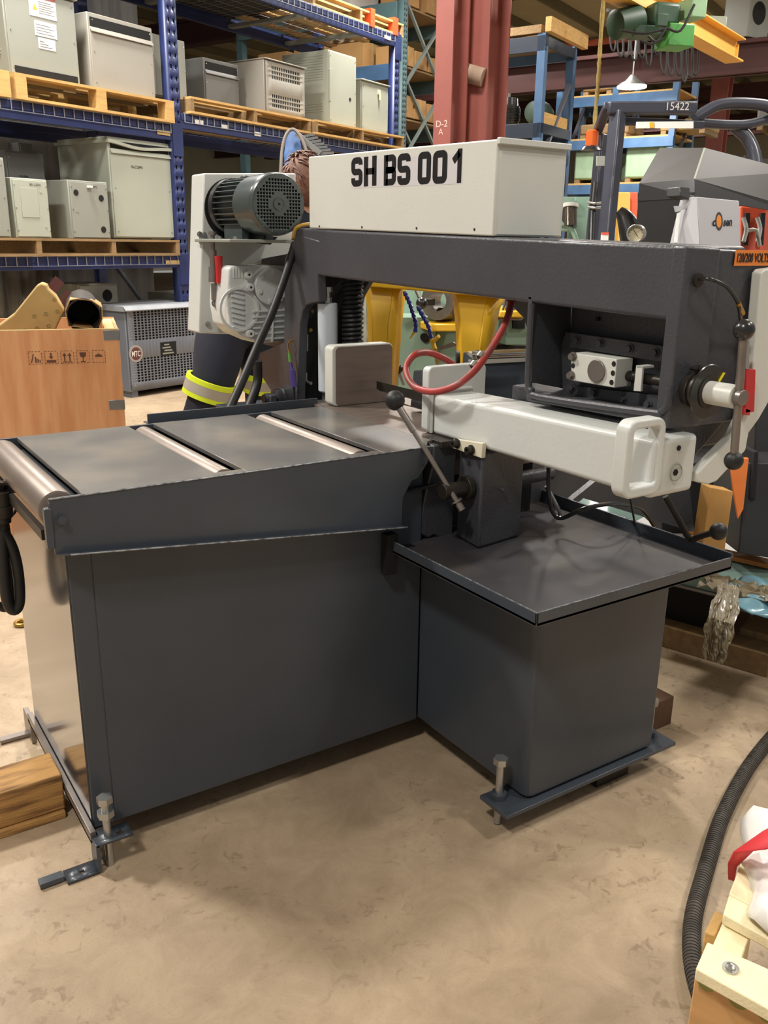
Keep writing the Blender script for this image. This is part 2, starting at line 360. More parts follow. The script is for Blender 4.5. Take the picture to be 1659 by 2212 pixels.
# chip tray
tx0, tx1, ty0, ty1 = -.102, .495, -.517, .12
tray = part('chip_tray', MB().box((tx0, ty0, .553), (tx1, ty1, .560)), 'tray')
MB().box((tx0, ty0, .553), (tx1, ty0+.006, .582)).build('tray_front_rim', 'grey', tray, bevel=.002)
MB().box((tx0, ty0, .553), (tx0+.006, -.02, .582)).build('tray_left_rim', 'grey', tray, bevel=.002)
MB().tube([(tx0+.001, -.02, .582), (tx0+.001, ty0+.001, .582), (tx1-.001, ty0+.001, .582)], .0012, smooth=0, n=6).build('worn_glint_edge', 'worn', tray)
MB().box((tx1-.006, ty0, .553), (tx1, ty1, .592)).build('tray_right_rim', 'grey', tray, bevel=.002)
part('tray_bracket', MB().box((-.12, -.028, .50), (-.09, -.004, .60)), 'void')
# infeed table
YT = -.03
tl, tr = at(110, 1075, y=YT), at(937, 966, y=YT)
c = [at(*p, y=YT) for p in ((103, 1078), (937, 966), (925, 1000), (905, 1033), (890, 1040), (872, 1075), (869, 1138), (120, 1201))]
c[0].z = .8005; c[1].z = .8005
flange = part('infeed_table', MB().prism(c, (0, .008, 0)), 'grey', bevel=.0025)
lip = [at(120, 1201, y=YT), at(869, 1138, y=YT)]
o1, o2 = lip[0]+V((.022, -.022, .003)), lip[1]+V((0, -.022, .003))
MB().prism([lip[0], o1, o2, lip[1]], (0, 0, .004)).build('flange_lip', 'grey', flange, bevel=.001)
MB().tube([o1+Z_*.002, o2+Z_*.002], .0019, smooth=0, n=6).build('worn_glint_edge', 'worn', flange)
MB().box((-.80, YT+.002, .782), (-.002, .0, .7995)).build('table_edge', 'wear_sheen', flange)
MB().tube([c[0]+V((.003, 0, -.001)), c[1]+V((-.004, 0, -.001))], .0017, smooth=0, n=6).build('worn_glint_edge', 'worn', flange)
MB().tube([c[0]+V((.001, .001, -.004)), c[0]+V((.018, .001, -.118))], .0010, smooth=0, n=6).build('worn_glint_edge', 'worn', flange)
xs = [(-.798, -.530), (-.466, -.205), (-.130, .040)]
for a, b in xs:
    (MB().box((a, YT+.004, .790), (b, .553, .800)) if b < 0 else MB().prism([(a, YT+.004, .79), (-.012, YT+.004, .79), (.034, .03, .79), (.034, .553, .79), (a, .553, .79)], (0, 0, .010))).build('top_plate', 'wear_sheen', flange, bevel=.001)
MB().box((-.86, .545, .70), (.04, .555, .799)).build('rear_flange', 'grey', flange)
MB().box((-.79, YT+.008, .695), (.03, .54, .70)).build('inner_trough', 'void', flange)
MB().box((-.46, .60, .79), (.05, .607, .815)).box((-.46, .60, .787), (.05, .64, .79)).build('rear_gutter', 'grey', flange, bevel=.001)
for xc, r, z in ((-.838, .036, .768), (-.503, .026, .7765), (-.171, .026, .7765)):
    ro = part('roller', MB().lathe((xc, .008, z), (0, 1, 0), [(0, r-.006), (.002, r-.001), (.004, r), (.505, r), (.509, r-.004)], n=36), 'roller', flange)
MB().cyl((-.838, -.02, .768), (-.838, .54, .768), .010).build('roller_axle', 'dark', flange)
MB().box((-.872, YT-.003, .706), (-.858, YT+.012, .783)).build('roller_bracket', 'grey', flange, bevel=.002)
MB().box((-.874, .0, .715), (-.864, .52, .735)).build('cross_bar', 'dark', flange)
p = at(132, 1122, y=YT); bolt('bolt', p, (0, -1, 0), .0085, .010, 'grey', flange)
p = at(914, 1001, y=YT); bolt('bolt', p, (0, -1, 0), .004, .004, 'grey', flange)
# vise bed
bed = part('vise_bed', MB().box((.036, .03, .70), (.42, .60, .799)), 'brownsteel', bevel=.002, label='worn brown steel vise bed')
MB().box((.0285, .03, .796), (.0345, .55, .7985)).build('bed_seam', 'void', bed)
MB().box((.045, -.01, .785), (.14, .07, .801)).build('slide_pad', 'dark', bed, bevel=.001)
MB().box((.26, .05, .7995), (.30, .56, .802)).build('bed_ridge', 'brownsteel', bed)
# castings below the bed
web = [at(*p, y=0) for p in ((937, 963), (987, 955), (984, 1020), (978, 1166), (956, 1171), (951, 1162), (937, 1156), (925, 1163), (903, 1150), (922, 1055), (934, 1010))]
part('bed_web', MB().prism(web, (0, .03, 0)), 'greycast', bevel=.004)
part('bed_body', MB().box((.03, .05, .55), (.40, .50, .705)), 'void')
part('back_frame', MB().box((.0, YB, .3), (.42, YB+.35, .70)).box((-.03, .5, .66), (.42, 1.18, .715)), 'grey', bevel=.004)
# post under the vise arm
post = part('vise_post', MB().prism([(.075, -.126, .56), (.226, -.105, .56), (.226, -.01, .56), (.088, -.022, .56)], (0, 0, .236)), 'greycast', bevel=.008)
pl = (V((.075, -.08, .7)), V((-1, 0, 0)))
q = [at(*p, x=.070) for p in ((980, 948), (1042, 958), (1040, 990), (978, 968))]
cp = MB().prism(q, (.012, 0, 0)).build('clamp_plate', mat('cream_scuffed_plate', '#ddd6be', .5, var=.1, col2='#b09a74', c2amt=.7), post, bevel=.001, label='cream painted clamp plate with two socket screws')
for p in ((987, 958), (1018, 972)):
    c0 = at(*p, x=.068); MB().ring(c0, c0-X_*.014, .009, .0045, 16).cyl(c0, c0-X_*.006, .006, n=12).cyl(c0+X_*.001, c0-X_*.002, .012, n=16).build('socket_screw', 'dark', cp)
hubA, hubB = V((-.006, -.084, .703)), V((.078, -.084, .703))
hb = MB().cyl(hubA, hubB, .0185, n=28).build('lever_hub', 'dark', post, bevel=.0015)
MB().ring(V((.058, -.082, .703)), V((.074, -.082, .703)), .0285, .017, 28).build('hub_collar', 'dark', hb, bevel=.0015)
l0, l1 = V((.012, -.135, .678)), V((.012, .10, .893))
lv = at(853, 865, y=.035); l0 = V((.010, -.095, .706)); dd = (lv-l0).normalized()
MB().cyl(l0-dd*.045, l0+dd*.19, .0062, n=14).cyl(l0.lerp(lv, .66), lv, .0085, n=14).build('lever_rod', 'steel', hb, label='bright steel lever rod')
MB().ring(l0-dd*.030, l0-dd*.026, .014, .006, 16).cyl(l0-dd*.052, l0-dd*.034, .0085, n=14).build('lock_nut', 'steel', hb)
MB().sph(lv, .0235, 28).build('lever_knob', 'black', hb, label='black ball knob')
p = at(1076, 1054, y=-.11); bolt('bolt', p, (0, -1, 0), .006, .008, 'greycast', post); MB().cyl(p, p-Y_*.018, .003, n=10).build('stud', 'steel', post)
# shafts and hose under the arm
a0, a1 = at(1110, 1035, y=.0), at(1195, 1015, y=.0)
part('screw_tube', MB().cyl((.20, .0, a0.z), (.42, .0, a0.z), .018, n=20), 'greycast')
part('hydraulic_pipe', MB().tube([at(1185, 1010, y=-.10), at(1186, 1070, y=-.12), at(1195, 1108, y=-.13), at(1215, 1119, y=-.15), at(1265, 1098, y=-.2), at(1330, 1088, y=-.2), at(1385, 1100, y=-.15), at(1412, 1135, y=-.1)], .0055, smooth=6), 'blackm')
part('gas_spring', MB().cyl(at(1180, 1050, y=.0), at(1212, 1112, y=-.02), .006).cyl(at(1212, 1112, y=-.02), at(1218, 1116, y=-.02), .008), 'zinc')
part('under_frame', MB().prism([at(*p, y=.10) for p in ((1110, 1000), (1480, 960), (1500, 1150), (1240, 1070), (1120, 1130))], (0, .02, 0)), 'greycast')
part('rear_brace', MB().bar(at(1232, 1085, y=.02), at(1300, 1030, y=.02), .02), 'greycast')
part('thin_lever', MB().bar(at(1360, 1068, y=-.3), at(1372, 1135, y=-.25), .004), 'dark')
h0 = at(1438, 1072, y=-.40); h1 = at(1490, 1165, y=-.44); h2 = at(1548, 1148, y=-.52)
fh = part('feed_handle', MB().tube([h0, h0.lerp(h1, .5), h1, h1.lerp(h2, .3), h2], .0075, smooth=3), 'dark', label='bent steel feed handle with black ball')
MB().sph(at(1552, 1148, y=-.52), .0195, 24).build('handle_knob', 'black', fh)
# fixed jaw
fj = [V((.060+a, .53, .800+b)) for a, b in rrect(.205, .172, .014)]
jaw = part('fixed_jaw', MB().prism(fj, (0, .045, 0)), 'light', bevel=.002)
fj = [V((.070+a, .5285, .801+b)) for a, b in rrect(.193, .167, .013)]
MB().prism(fj, (0, .003, 0)).build('jaw_face', 'brownsteel', jaw, label='bare brown steel jaw face')
# moving jaw and arm
mj = [V((.072+a, .085, .803+b)) for a, b in rrect(.180, .162, .014)]
mjaw = part('moving_jaw', MB().prism(mj, (0, .028, 0)), 'lightc', bevel=.003)
aw = part('vise_arm', MB().prism([(.085, .085, .800), (.085, .085, .898), (.085, -.60, .913), (.085, -.60, .800)], (.124, 0, 0)), 'lightc', bevel=.011, seg=4)
MB().tube([(.083, .084, .803), (.083, .084, .90), (.10, .084, .906), (.205, .084, .906)], .0045, smooth=0).build('weld_bead', 'lightc', aw)
ho = [at(*p, y=-.604) for p in ((1403, 1080), (1345, 1052), (1336, 1030), (1339, 930), (1350, 912), (1378, 902), (1402, 904), (1424, 914), (1430, 935), (1428, 975))]
def loopy(x0, x1, z0, z1, r): return [V((x0+a, -.604, z0+b)) for a, b in rrect(x1-x0, z1-z0, r, 6)]
hx0, hx1, hz0, hz1 = at(1353, 1000, y=-.604).x, at(1432, 1000, y=-.604).x, at(1395, 1072, y=-.604).z, at(1395, 907, y=-.604).z
out = loopy(hx0, hx1, hz0, hz1, .022); inn = loopy(hx0+.016, hx1-.014, hz0+.020, hz1-.016, .010)
b = MB(); k = len(out)
vs = out+inn+[p+Y_*.032 for p in out]+[p+Y_*.032 for p in inn]; fs = []
for i in range(k):
    j = (i+1) % k
    fs += [(i, j, k+j, k+i), (2*k+i, 3*k+i, 3*k+j, 2*k+j), (i, 2*k+i, 2*k+j, j), (k+i, k+j, 3*k+j, 3*k+i)]
b.add(vs, fs).build('pull_handle', 'lightc', aw, bevel=.004, seg=3)
p = at(1467, 968, y=-.6015); MB().cyl(p+Y_*.003, p-Y_*.0006, .005, n=16).build('threaded_hole', 'void', aw)
p = at(1460, 1021, y=-.6015); MB().ring(p, p-Y_*.0015, .017, .0155, 30).build('plug_ring', 'encl', aw); MB().hexa(p+Y_*.003, (0, -1, 0), .0065, .0036).build('hex_socket', 'void', aw)

# ---------------- bow (tilts 1.5 degrees down to the front)
XB = .15
def bz(y, top=True): return (1.254+(y+.567)*.0265) if top else (1.1205+(y+.585)*.0255)
rear = .90
bow = part('bow_beam', MB().prism([(XB, -.553, 1.2545), (XB, rear, bz(rear)), (XB, rear, bz(rear, 0)), (XB, -.553, bz(-.553, 0))], (.20, 0, 0)), 'greycast', bevel=.008, seg=3)
# front end housing
fe = part('idler_housing', MB().prism([(XB-.001, -.572, 1.253), (XB+.088, -.578, 1.250), (XB+.092, -.570, 1.249), (XB+.27, -.572, 1.245), (XB+.27, -.54, 1.245), (XB-.001, -.54, 1.253)], (0, 0, -.33)), 'greycast', bevel=.006, seg=3)
MB().prism([V((XB+.02, -.55, .935)), V((.205, -.55, .86)), V((.25, -.55, .835)), V((.30, -.55, .87)), V((.405, -.55, .95))], (0, .12, 0)).build('housing_bottom', 'greycast', fe, bevel=.004)
MB().box((.275, -.56, .925), (.30, -.19, 1.14)).build('housing_back', 'greycast', fe)
zl = .925
MB().prism([(XB, -.165, 1.145), (XB, -.180, .96), (.29, -.165, .93), (.29, -.145, 1.145)], (0, -.012, 0)).build('housing_side', 'greycast', fe, bevel=.002)
MB().prism([(XB, -.18, .930), (.29, -.18, .930), (.29, -.56, .940), (XB, -.56, .940)], (0, 0, -.012)).build('housing_floor', 'greycast', fe, bevel=.002)
MB().box((.212, -.545, .865), (.41, -.06, .932)).build('housing_keel', 'greycast', fe, bevel=.004)
MB().box((.285, -.55, .93), (.41, -.165, 1.13)).build('wheel_housing', 'greycast', fe, bevel=.004)
MB().tube([(XB, -.178, 1.13), (XB, -.182, .965), (XB, -.195, .943), (XB, -.225, .932), (XB, -.52, .946), (XB, -.553, .952), (XB, -.566, .968), (XB, -.566, 1.0)], .008, smooth=3).build('housing_lip', 'greycast', fe)
# slide bars
XS = .235
def onx(pts, x, th): return MB().prism([at(*p, x=x) for p in pts], (th, 0, 0))
back = onx([(1212, 745), (1222, 718), (1443, 750), (1430, 885), (1216, 845)], XS+.018, .02).build('slide_back_plate', 'greycast', fe)
ub = onx([(1232, 718), (1443, 749), (1441, 784), (1230, 750)], XS, .018).build('upper_gib', 'greycast', fe, bevel=.001)
lb = onx([(1224, 832), (1431, 855), (1430, 891), (1224, 858)], XS, .018).build('lower_gib', 'greycast', fe, bevel=.001)
for p in ((1248, 735), (1298, 742), (1361, 753), (1417, 762)): bolt('bolt', at(*p, x=XS), (-1, 0, 0), .0075, .009, 'greycast', ub)
for p in ((1238, 836), (1285, 848), (1347, 861), (1401, 873)): bolt('bolt', at(*p, x=XS), (-1, 0, 0), .0075, .009, 'greycast', lb)
bb = onx([(1233, 762), (1332, 776), (1327, 838), (1234, 822)], XS-.045, .05).build('bearing_block', 'light', fe, bevel=.0015, label='light grey bearing block')
p = at(1290, 801, x=XS-.045); MB().cyl(p, p-X_*.005, .0235, n=30).build('shaft_end', 'steel', bb, bevel=.001, label='worn round shaft end')
for q in ((1326, 786), (1324, 806), (1321, 826), (1238, 790)): c0 = at(*q, x=XS-.0452); MB().cyl(c0, c0-X_*.0006, .0055, n=14).build('bolt_hole', 'void', bb)
for q in ((1239, 770), (1235, 811)): bolt('bolt', at(*q, x=XS-.045), (-1, 0, 0), .0075, .010, 'steel', bb)
MB().prism([at(*q, x=.20) for q in ((1374, 789), (1388, 791), (1384, 846), (1368, 845))], (.006, 0, 0)).prism([at(*q, x=.20) for q in ((1374, 789), (1388, 791), (1388, 797), (1374, 795))], (.035, 0, 0)).build('screw_yoke', 'light', fe, bevel=.001)
s0, s1 = at(1357, 812, x=.222), at(1455, 828, x=.222)
sc = MB().cyl(s0, s1, .010, n=20)
for k in range(14): c0 = s0.lerp(s1, .02+.035*k); sc.ring(c0, c0+(s1-s0)*.014, .0112, .009, 18)
sc.build('tension_screw', 'dark', fe)
p = at(1292, 689, x=.272); MB().cyl(p, p-X_*.004, .005, n=14).build('drilled_hole', 'void', fe)
# tension crank
TC = V((.197, -.575, .995))
ck = part('tension_crank', MB().cyl(TC, TC-Y_*.045, .030, n=30), 'dark', label='blade tension crank with black balls')
MB().ring(TC-Y_*.012, TC-Y_*.016, .034, .02, 30).ring(TC-Y_*.022, TC-Y_*.027, .034, .02, 30).build('bearing_collar', 'dark', ck)
ds = MB().lathe(TC-Y_*.040, (0, -1, 0), [(0, .012), (0, .050), (.0015, .0515), (.003, .050), (.003, .012)], n=48).build('dial_disc', 'blackm', ck)
p = TC-Y_*.0445; MB().bar(p+V((.020, 0, .014)), p+V((.036, 0, .034)), .0012, .006, up=(0, 1, 0)).build('index_mark', mat('yellow_paint_line', '#e6d21e', .5), ck)
MB().cyl(TC-Y_*.042, TC-Y_*.102, .0215, n=26).build('white_sleeve', 'light', ck, bevel=.001)
e = TC-Y_*.118
hub = MB().cyl(TC-Y_*.100, e+Y_*.001, .0145, n=22).build('crank_hub', 'steel', ck, bevel=.001)
t1, t2 = at(1607, 713, y=e.y+.012), at(1585, 995, y=e.y+.012)
MB().cyl(t1, t2, .0076, n=16).build('crank_bar', 'steel', ck)
MB().sph(t1, .0188, 28).build('crank_knob', 'blackm', ck); MB().sph(t2, .0175, 26).build('crank_knob', 'black', ck)
p = at(1497, 795, y=-.578); MB().cyl(p+Y_*.01, p-Y_*.02, .004).hexa(p-Y_*.006, (0, -1, 0), .008, .009).build('adjusting_bolt', 'dark', fe)
# cable to the crank area
p = at(1508, 605, y=-.578); MB().cyl(p+Y_*.001, p-Y_*.003, .0125, n=24).build('cable_gland', 'dark', fe)
cb = part('sensor_cable', MB().tube([at(1510, 602, y=-.58), at(1535, 603, y=-.60), at(1570, 620, y=-.61), at(1592, 650, y=-.61), at(1597, 668, y=-.61), at(1600, 690, y=-.60), at(1608, 715, y=-.59), at(1612, 740, y=-.585), at(1614, 800, y=-.583)], .0035, smooth=5), 'blackm')
MB().cyl(at(1594, 655, y=-.61), at(1604, 678, y=-.608), .0055, n=6).build('brass_ferrule', 'brass', cb)
# label plate
lo = at(1585, 574, y=-.5735); hi = at(1586, 541, y=-.5735)
hl = hi.z-lo.z
lbp = MB().box((lo.x, -.5745, lo.z), (lo.x+.115, -.5735, hi.z+.001)).build('voltage_label', mat('orange_label', '#f08a3c', .5, var=.03), fe)
text('label_lettering', '120/208 VOLTS', (lo.x+.006, -.575, lo.z+.006), X_, Z_, hl*.62, 'ink', lbp, width=.098, bold=.012)
# idler wheel guard, light plate on the right
g = [at(*p, y=-.60) for p in ((1652, 582), (1700, 575), (1700, 800), (1640, 905), (1618, 935), (1611, 973), (1600, 985), (1548, 1040), (1530, 1047), (1506, 1042), (1507, 1022), (1585, 942), (1598, 915), (1622, 860), (1635, 700), (1645, 590))]
part('wheel_guard', MB().prism(g, (0, .022, 0)), 'light', bevel=.003)
rs = part('safety_switch', MB().prism([at(*p, y=-.612) for p in ((1613, 796), (1633, 798), (1630, 890), (1610, 893))], (0, .015, 0)).prism([at(*p, y=-.612) for p in ((1608, 880), (1622, 885), (1620, 898), (1606, 896))], (0, .012, 0)), 'redp', bevel=.0015, label='red safety interlock switch')
MB().prism([at(*p, y=-.612) for p in ((1612, 735), (1619, 735), (1618, 797), (1611, 797))], (0, .008, 0)).build('switch_gland', 'zinc', rs)

# white guard box on the beam
y0, y1 = -.038, .821
zb0, zb1 = bz(y0)+.0015, bz(y1)+.0015
bx = part('blade_guard_box', MB().prism([(XB, y0, zb0), (XB, y1, zb1), (XB, y1, 1.494), (XB, y0, 1.473)], (.213, 0, 0)), 'light', bevel=.004, seg=3)
MB().prism([(XB+.010, y0-.0015, zb0+.004), (XB+.205, y0-.0015, zb0+.004), (XB+.205, y0-.0015, 1.458), (XB+.010, y0-.0015, 1.458)], (0, .002, 0)).build('end_cover', 'light', bx, bevel=.0008)
MB().prism([(XB-.002, y0-.012, 1.462), (XB+.215, y0-.012, 1.462), (XB+.215, y0-.012, 1.476), (XB-.002, y0-.012, 1.476)], (0, .012, 0)).build('lid_lip', 'light', bx, bevel=.002)
for px in (690, 782, 900, 1025): c0 = at(px, 487+(px-690)*.020+2, x=XB); MB().cyl(c0+X_*.002, c0-X_*.001, .0032, n=10).build('rivet', 'dark', bx)
q0 = at(757, 412, x=XB-.0008); q1 = at(998, 396, x=XB-.0008)
tY = Z_
dx = (q1-q0); dx.x = 0
sh = MB().prism([at(*p, x=XB-.0004) for p in ((757, 347), (998, 331), (999, 397), (758, 407))], (.0006, 0, 0)).build('label_backing', mat('pale_lilac_backing', '#cfcdd0', .4, var=.02), bx)
def ribbon(path, w, closed=False):
    P = [V((a, b, 0)) for a, b in path]; n = len(P); out = []
    for i in range(n):
        a = P[(i-1) % n] if (closed or i) else P[i]; c = P[(i+1) % n] if (closed or i < n-1) else P[i]; b = P[i]
        d1 = (b-a).normalized() if (b-a).length > 1e-9 else (c-b).normalized(); d2 = (c-b).normalized() if (c-b).length > 1e-9 else d1
        t = (d1+d2).normalized(); nn = V((-t.y, t.x, 0)); k = max(.5, nn.dot(V((-d1.y, d1.x, 0)))); out += [b+nn*w/2/k, b-nn*w/2/k]
    m = n if closed else n-1
    return out, [(2*i, 2*i+1, (2*i+3) % (2*n), (2*i+2) % (2*n)) for i in range(m)]
def arcp(cx, cy, r, a0, a1, k=4): return [(cx+r*math.cos(math.radians(a0+(a1-a0)*i/k)), cy+r*math.sin(math.radians(a0+(a1-a0)*i/k))) for i in range(k+1)]
LW = .27; w0 = .80-LW; h0_ = 1.25-LW; rr_ = .13
def G(ch):
    if ch == 'S': return [(arcp(w0-rr_, h0_*.80+.0, rr_, 0, 0, 1)[:1]+arcp(w0-rr_, h0_-rr_, rr_, 0, 90)+arcp(rr_, h0_-rr_, rr_, 90, 180)+arcp(rr_, h0_*.5+rr_, rr_, 180, 270)+arcp(w0-rr_, h0_*.5-rr_, rr_, 90, 0)+arcp(w0-rr_, rr_, rr_, 0, -90)+arcp(rr_, rr_, rr_, 270, 180)+[(0, h0_*.24)], False)]
    if ch == 'H': return [([(0, -LW/2), (0, h0_+LW/2)], False), ([(w0, -LW/2), (w0, h0_+LW/2)], False), ([(0, h0_/2), (w0, h0_/2)], False)]
    if ch == 'B': return [([(0, -LW/2), (0, h0_+LW/2)], False), ([(0, h0_)]+arcp(w0-rr_, h0_-rr_, rr_, 90, 0)+arcp(w0-rr_, h0_*.5+rr_, rr_, 0, -90)+[(0, h0_*.5)], False), ([(0, h0_*.5)]+arcp(w0-rr_, h0_*.5-rr_, rr_, 90, 0)+arcp(w0-rr_, rr_, rr_, 0, -90)+[(0, 0)], False)]
    if ch == '0': return [(arcp(w0-rr_, h0_-rr_, rr_, 0, 90)+arcp(rr_, h0_-rr_, rr_, 90, 180)+arcp(rr_, rr_, rr_, 180, 270)+arcp(w0-rr_, rr_, rr_, 270, 360), True)]
    if ch == '1': return [([(w0, -LW/2), (w0, h0_+LW/2)], False), ([(w0-.02, h0_+.0), (w0-.40, h0_-.30)], False)]
for ch, xa, xb2 in (('S', 759, 783), ('H', 786, 813), ('B', 829, 855), ('S', 858, 886), ('0', 902, 930), ('0', 934, 965), ('1', 969, 996)):
    a = at(xa, 404-(xa-757)*.034, x=XB-.0006); b3 = at(xb2, 404-(xb2-757)*.034, x=XB-.0006)
    wy = abs(b3.y-a.y); s1_ = wy/(w0+LW); s2_ = .0745/1.25; g_ = MB()
    for pth, cl_ in G(ch):
        vv, ff_ = ribbon(pth, LW, cl_)
        g_.add([V((XB-.0009, a.y-(v.x+LW/2)*s1_, a.z+(v.y+LW/2)*s2_+ (b3.z-a.z)*0)) for v in vv], ff_)
    lo_ = g_.build('letter', mat('black_vinyl', '#1b1a1b', .7, var=.02, spec=.2), bx)
    for p_ in lo_.data.polygons: p_.use_smooth = False

# rear column, pivot, cylinder, spring
col = part('rear_column', onx([(640, 505), (690, 520), (686, 597), (689, 652), (672, 655), (660, 660), (653, 672), (648, 700), (642, 885), (600, 880), (585, 845), (553, 795), (560, 762), (613, 740), (614, 560)], XB-.0012, .03), 'greycast', bevel=.004)
part('column_back', onx([(640, 600), (800, 603), (778, 640), (768, 690), (765, 760), (762, 890), (640, 890)], .36, .02), 'greycast', bevel=.003)
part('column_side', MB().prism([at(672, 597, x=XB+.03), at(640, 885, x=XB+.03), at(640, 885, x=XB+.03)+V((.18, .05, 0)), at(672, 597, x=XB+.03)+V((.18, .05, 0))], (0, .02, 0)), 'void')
part('front_arch', onx([(1085, 640), (1150, 645), (1150, 800), (1143, 720), (1130, 685), (1110, 665)], .33, .02), 'greycast')
p = at(671, 612, x=XB); part('drilled_hole', MB().cyl(p+X_*.002, p-X_*.0006, .009, n=20), 'void')
pa, pb = at(590, 861, x=.06), at(640, 862, x=.17)
pv = part('pivot_drum', MB().lathe(V((.055, .965, .758)), (1, 0, 0), [(0, .016), (.002, .017), (.035, .017), (.035, .030), (.055, .030), (.060, .034), (.085, .034), (.095, .038), (.13, .038)], n=32), 'greycast')
MB().cyl((.050, .965, .758), (.056, .965, .758), .0145, n=24).build('pivot_pin_end', 'dark', pv)
MB().box((.045, .93, .715), (.20, .985, .74)).box((.062, .935, .72), (.085, .99, .772)).build('pivot_bracket', 'greycast', pv, bevel=.003)
cyl_ = part('lift_cylinder', MB().lathe((.20, .80, .795), (0, 0, 1), [(0, .028), (.004, .031), (.274, .031), (.276, .029)], n=32), mat('pale_blue_grey_paint', '#c3ccd4', .4, var=.04), label='pale blue-grey hydraulic lift cylinder')
MB().cyl((.20, .80, 1.07), (.20, .80, 1.105), .009).hexa((.20, .80, 1.07), (0, 0, 1), .014, .018).cyl((.20, .80, 1.105), (.20, .80, 1.12), .016).build('cylinder_rod', 'zinc', cyl_)
MB().box((.185, .785, .74), (.215, .815, .796)).build('clevis', 'greycast', cyl_, bevel=.003)
MB().cyl((.155, .80, .755), (.185, .80, .755), .015).hexa((.145, .80, .755), (1, 0, 0), .011, .012).build('clevis_pin', 'steel', cyl_)
def fitting(pts, r, m, nm): return MB().tube(pts, r, smooth=0, n=8).build(nm, m, cyl_)
fitting([at(657, 660, x=.19), at(657, 672, x=.19)], .007, 'brass', 'brass_fitting'); fitting([at(655, 672, x=.19), at(675, 672, x=.19)], .006, 'brass', 'brass_fitting')
fitting([at(660, 735, x=.19), at(660, 715, x=.19), at(672, 713, x=.19)], .006, 'brass', 'elbow_fitting'); fitting([at(661, 722, x=.189), at(661, 758, x=.189)], .0075, 'zinc', 'flow_valve')
fitting([at(661, 805, x=.19), at(661, 824, x=.19), at(672, 828, x=.19)], .005, 'zinc', 'elbow_fitting')
fitting([at(662, 758, x=.195), at(661, 805, x=.195)], .004, 'black', 'valve_hose')
sp = []
cz0, cz1, turns = .90, 1.165, 19
for k in range(turns*12+1):
    a = 2*math.pi*k/12; sp.append((.27+.030*math.cos(a), .765+.030*math.sin(a), cz0+(cz1-cz0)*k/(turns*12)))
part('counterweight_spring', MB().tube(sp, .0055, n=6, smooth=0).cyl((.27, .765, .88), (.27, .765, .90), .02), 'black')
# purple valve with hoses at column
cv = part('oiler_valve', MB().cyl(at(631, 801, x=.13), at(635, 836, x=.13), .0105, n=14).cyl(at(627, 785, x=.13), at(631, 803, x=.13), .006), mat('purple_anodised', '#4b4080', .35, .2), label='purple anodised valve')
MB().cyl(at(625, 762, x=.13), at(627, 782, x=.13), .0052).build('green_sleeve', mat('green_sleeve', '#6ea84e', .5), cv)
MB().tube([at(633, 735, x=.145), at(625, 738, x=.13), at(622, 748, x=.13), at(625, 763, x=.13)], .0028).build('valve_line', 'brass', cv)
MB().cyl(at(635, 836, x=.13), at(636, 885, x=.13), .004).build('valve_stem', 'dark', cv)
# motor
mc = V((.106, .93, 1.363)); R_ = .094
mo = part('drive_motor', MB().lathe(mc+Y_*.14, (0, 1, 0), [(0, .072), (.18, .072), (.19, .05), (.22, .05)], n=40), 'motor', label='dark green-grey finned electric motor')
cov = MB().lathe(mc, (0, 1, 0), [(.004, R_-.012), (0.003, R_-.008), (.004, R_-.005), (.012, R_-.001), (.03, R_), (.15, R_-.004)], n=48)
cov.f = [f for f in cov.f if len(f) != 48]
cov.build('fan_cover', 'motor', mo)
gs, gw = .0100, .0068; hl = []
for i in range(-8, 9):
    for j in range(-8, 9):
        rr = math.hypot(i, j)
        if 3.4 < rr < 7.6 and abs(i)+abs(j) < 10.5: hl.append((.075+i*gs-gw/2, .075+i*gs+gw/2, .075+j*gs-gw/2, .075+j*gs+gw/2))
gf = MB()
# round grille: grid quads inside the circle, open squares left out
us = [(-8.5+k)*gs for k in range(18)]
cuts = sorted({round(.0+i*gs+s*gw/2, 6) for i in range(-9, 10) for s in (-1, 1)})
hs = {(i, j) for i in range(-8, 9) for j in range(-8, 9) if 3.4 < math.hypot(i, j) < 7.7 and abs(i)+abs(j) < 10.6}
vid = {}
def gv(a, b_):
    kk = (a, b_)
    if kk not in vid:
        x, z = cuts[a], cuts[b_]; rr = math.hypot(x, z)
        if rr > R_-.008: x *= (R_-.008)/rr; z *= (R_-.008)/rr
        vid[kk] = len(gf.v); gf.v.append(mc+V((x, .0035, z)))
    return vid[kk]
for a in range(len(cuts)-1):
    for b_ in range(len(cuts)-1):
        xm, zm = (cuts[a]+cuts[a+1])/2, (cuts[b_]+cuts[b_+1])/2
        i, j = round(xm/gs), round(zm/gs)
        if abs(xm-i*gs) < gw/2 and abs(zm-j*gs) < gw/2 and (i, j) in hs: continue
        if math.hypot(xm, zm) > R_+.004: continue
        gf.f.append((gv(a, b_), gv(a+1, b_), gv(a+1, b_+1), gv(a, b_+1)))
gf.build('fan_grille', 'motor', mo, solid=.0012)
MB().ring(mc+Y_*.002, mc-Y_*.0005, .019, .0165, 30).cyl(mc+Y_*.003, mc+Y_*.001, .0165, n=30).build('cover_boss', 'motor', mo)
MB().cyl(mc+Y_*.0012, mc-Y_*.0006, .0035, n=12).build('cover_screw', 'void', mo)
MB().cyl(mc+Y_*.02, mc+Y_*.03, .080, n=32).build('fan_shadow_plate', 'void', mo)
for k in range(30):
    a = 2*math.pi*(k+.5)/30; d = V((math.cos(a), 0, math.sin(a)))
    MB().bar(mc+d*.077+Y_*.145, mc+d*.077+Y_*.315, .0032, .022, up=d).build('cooling_fin', 'motor', mo)
MB().lathe(mc+Y_*.315, (0, 1, 0), [(0, .080), (.002, .090), (.03, .091), (.05, .05)], n=36).build('end_bell', 'blackm', mo)
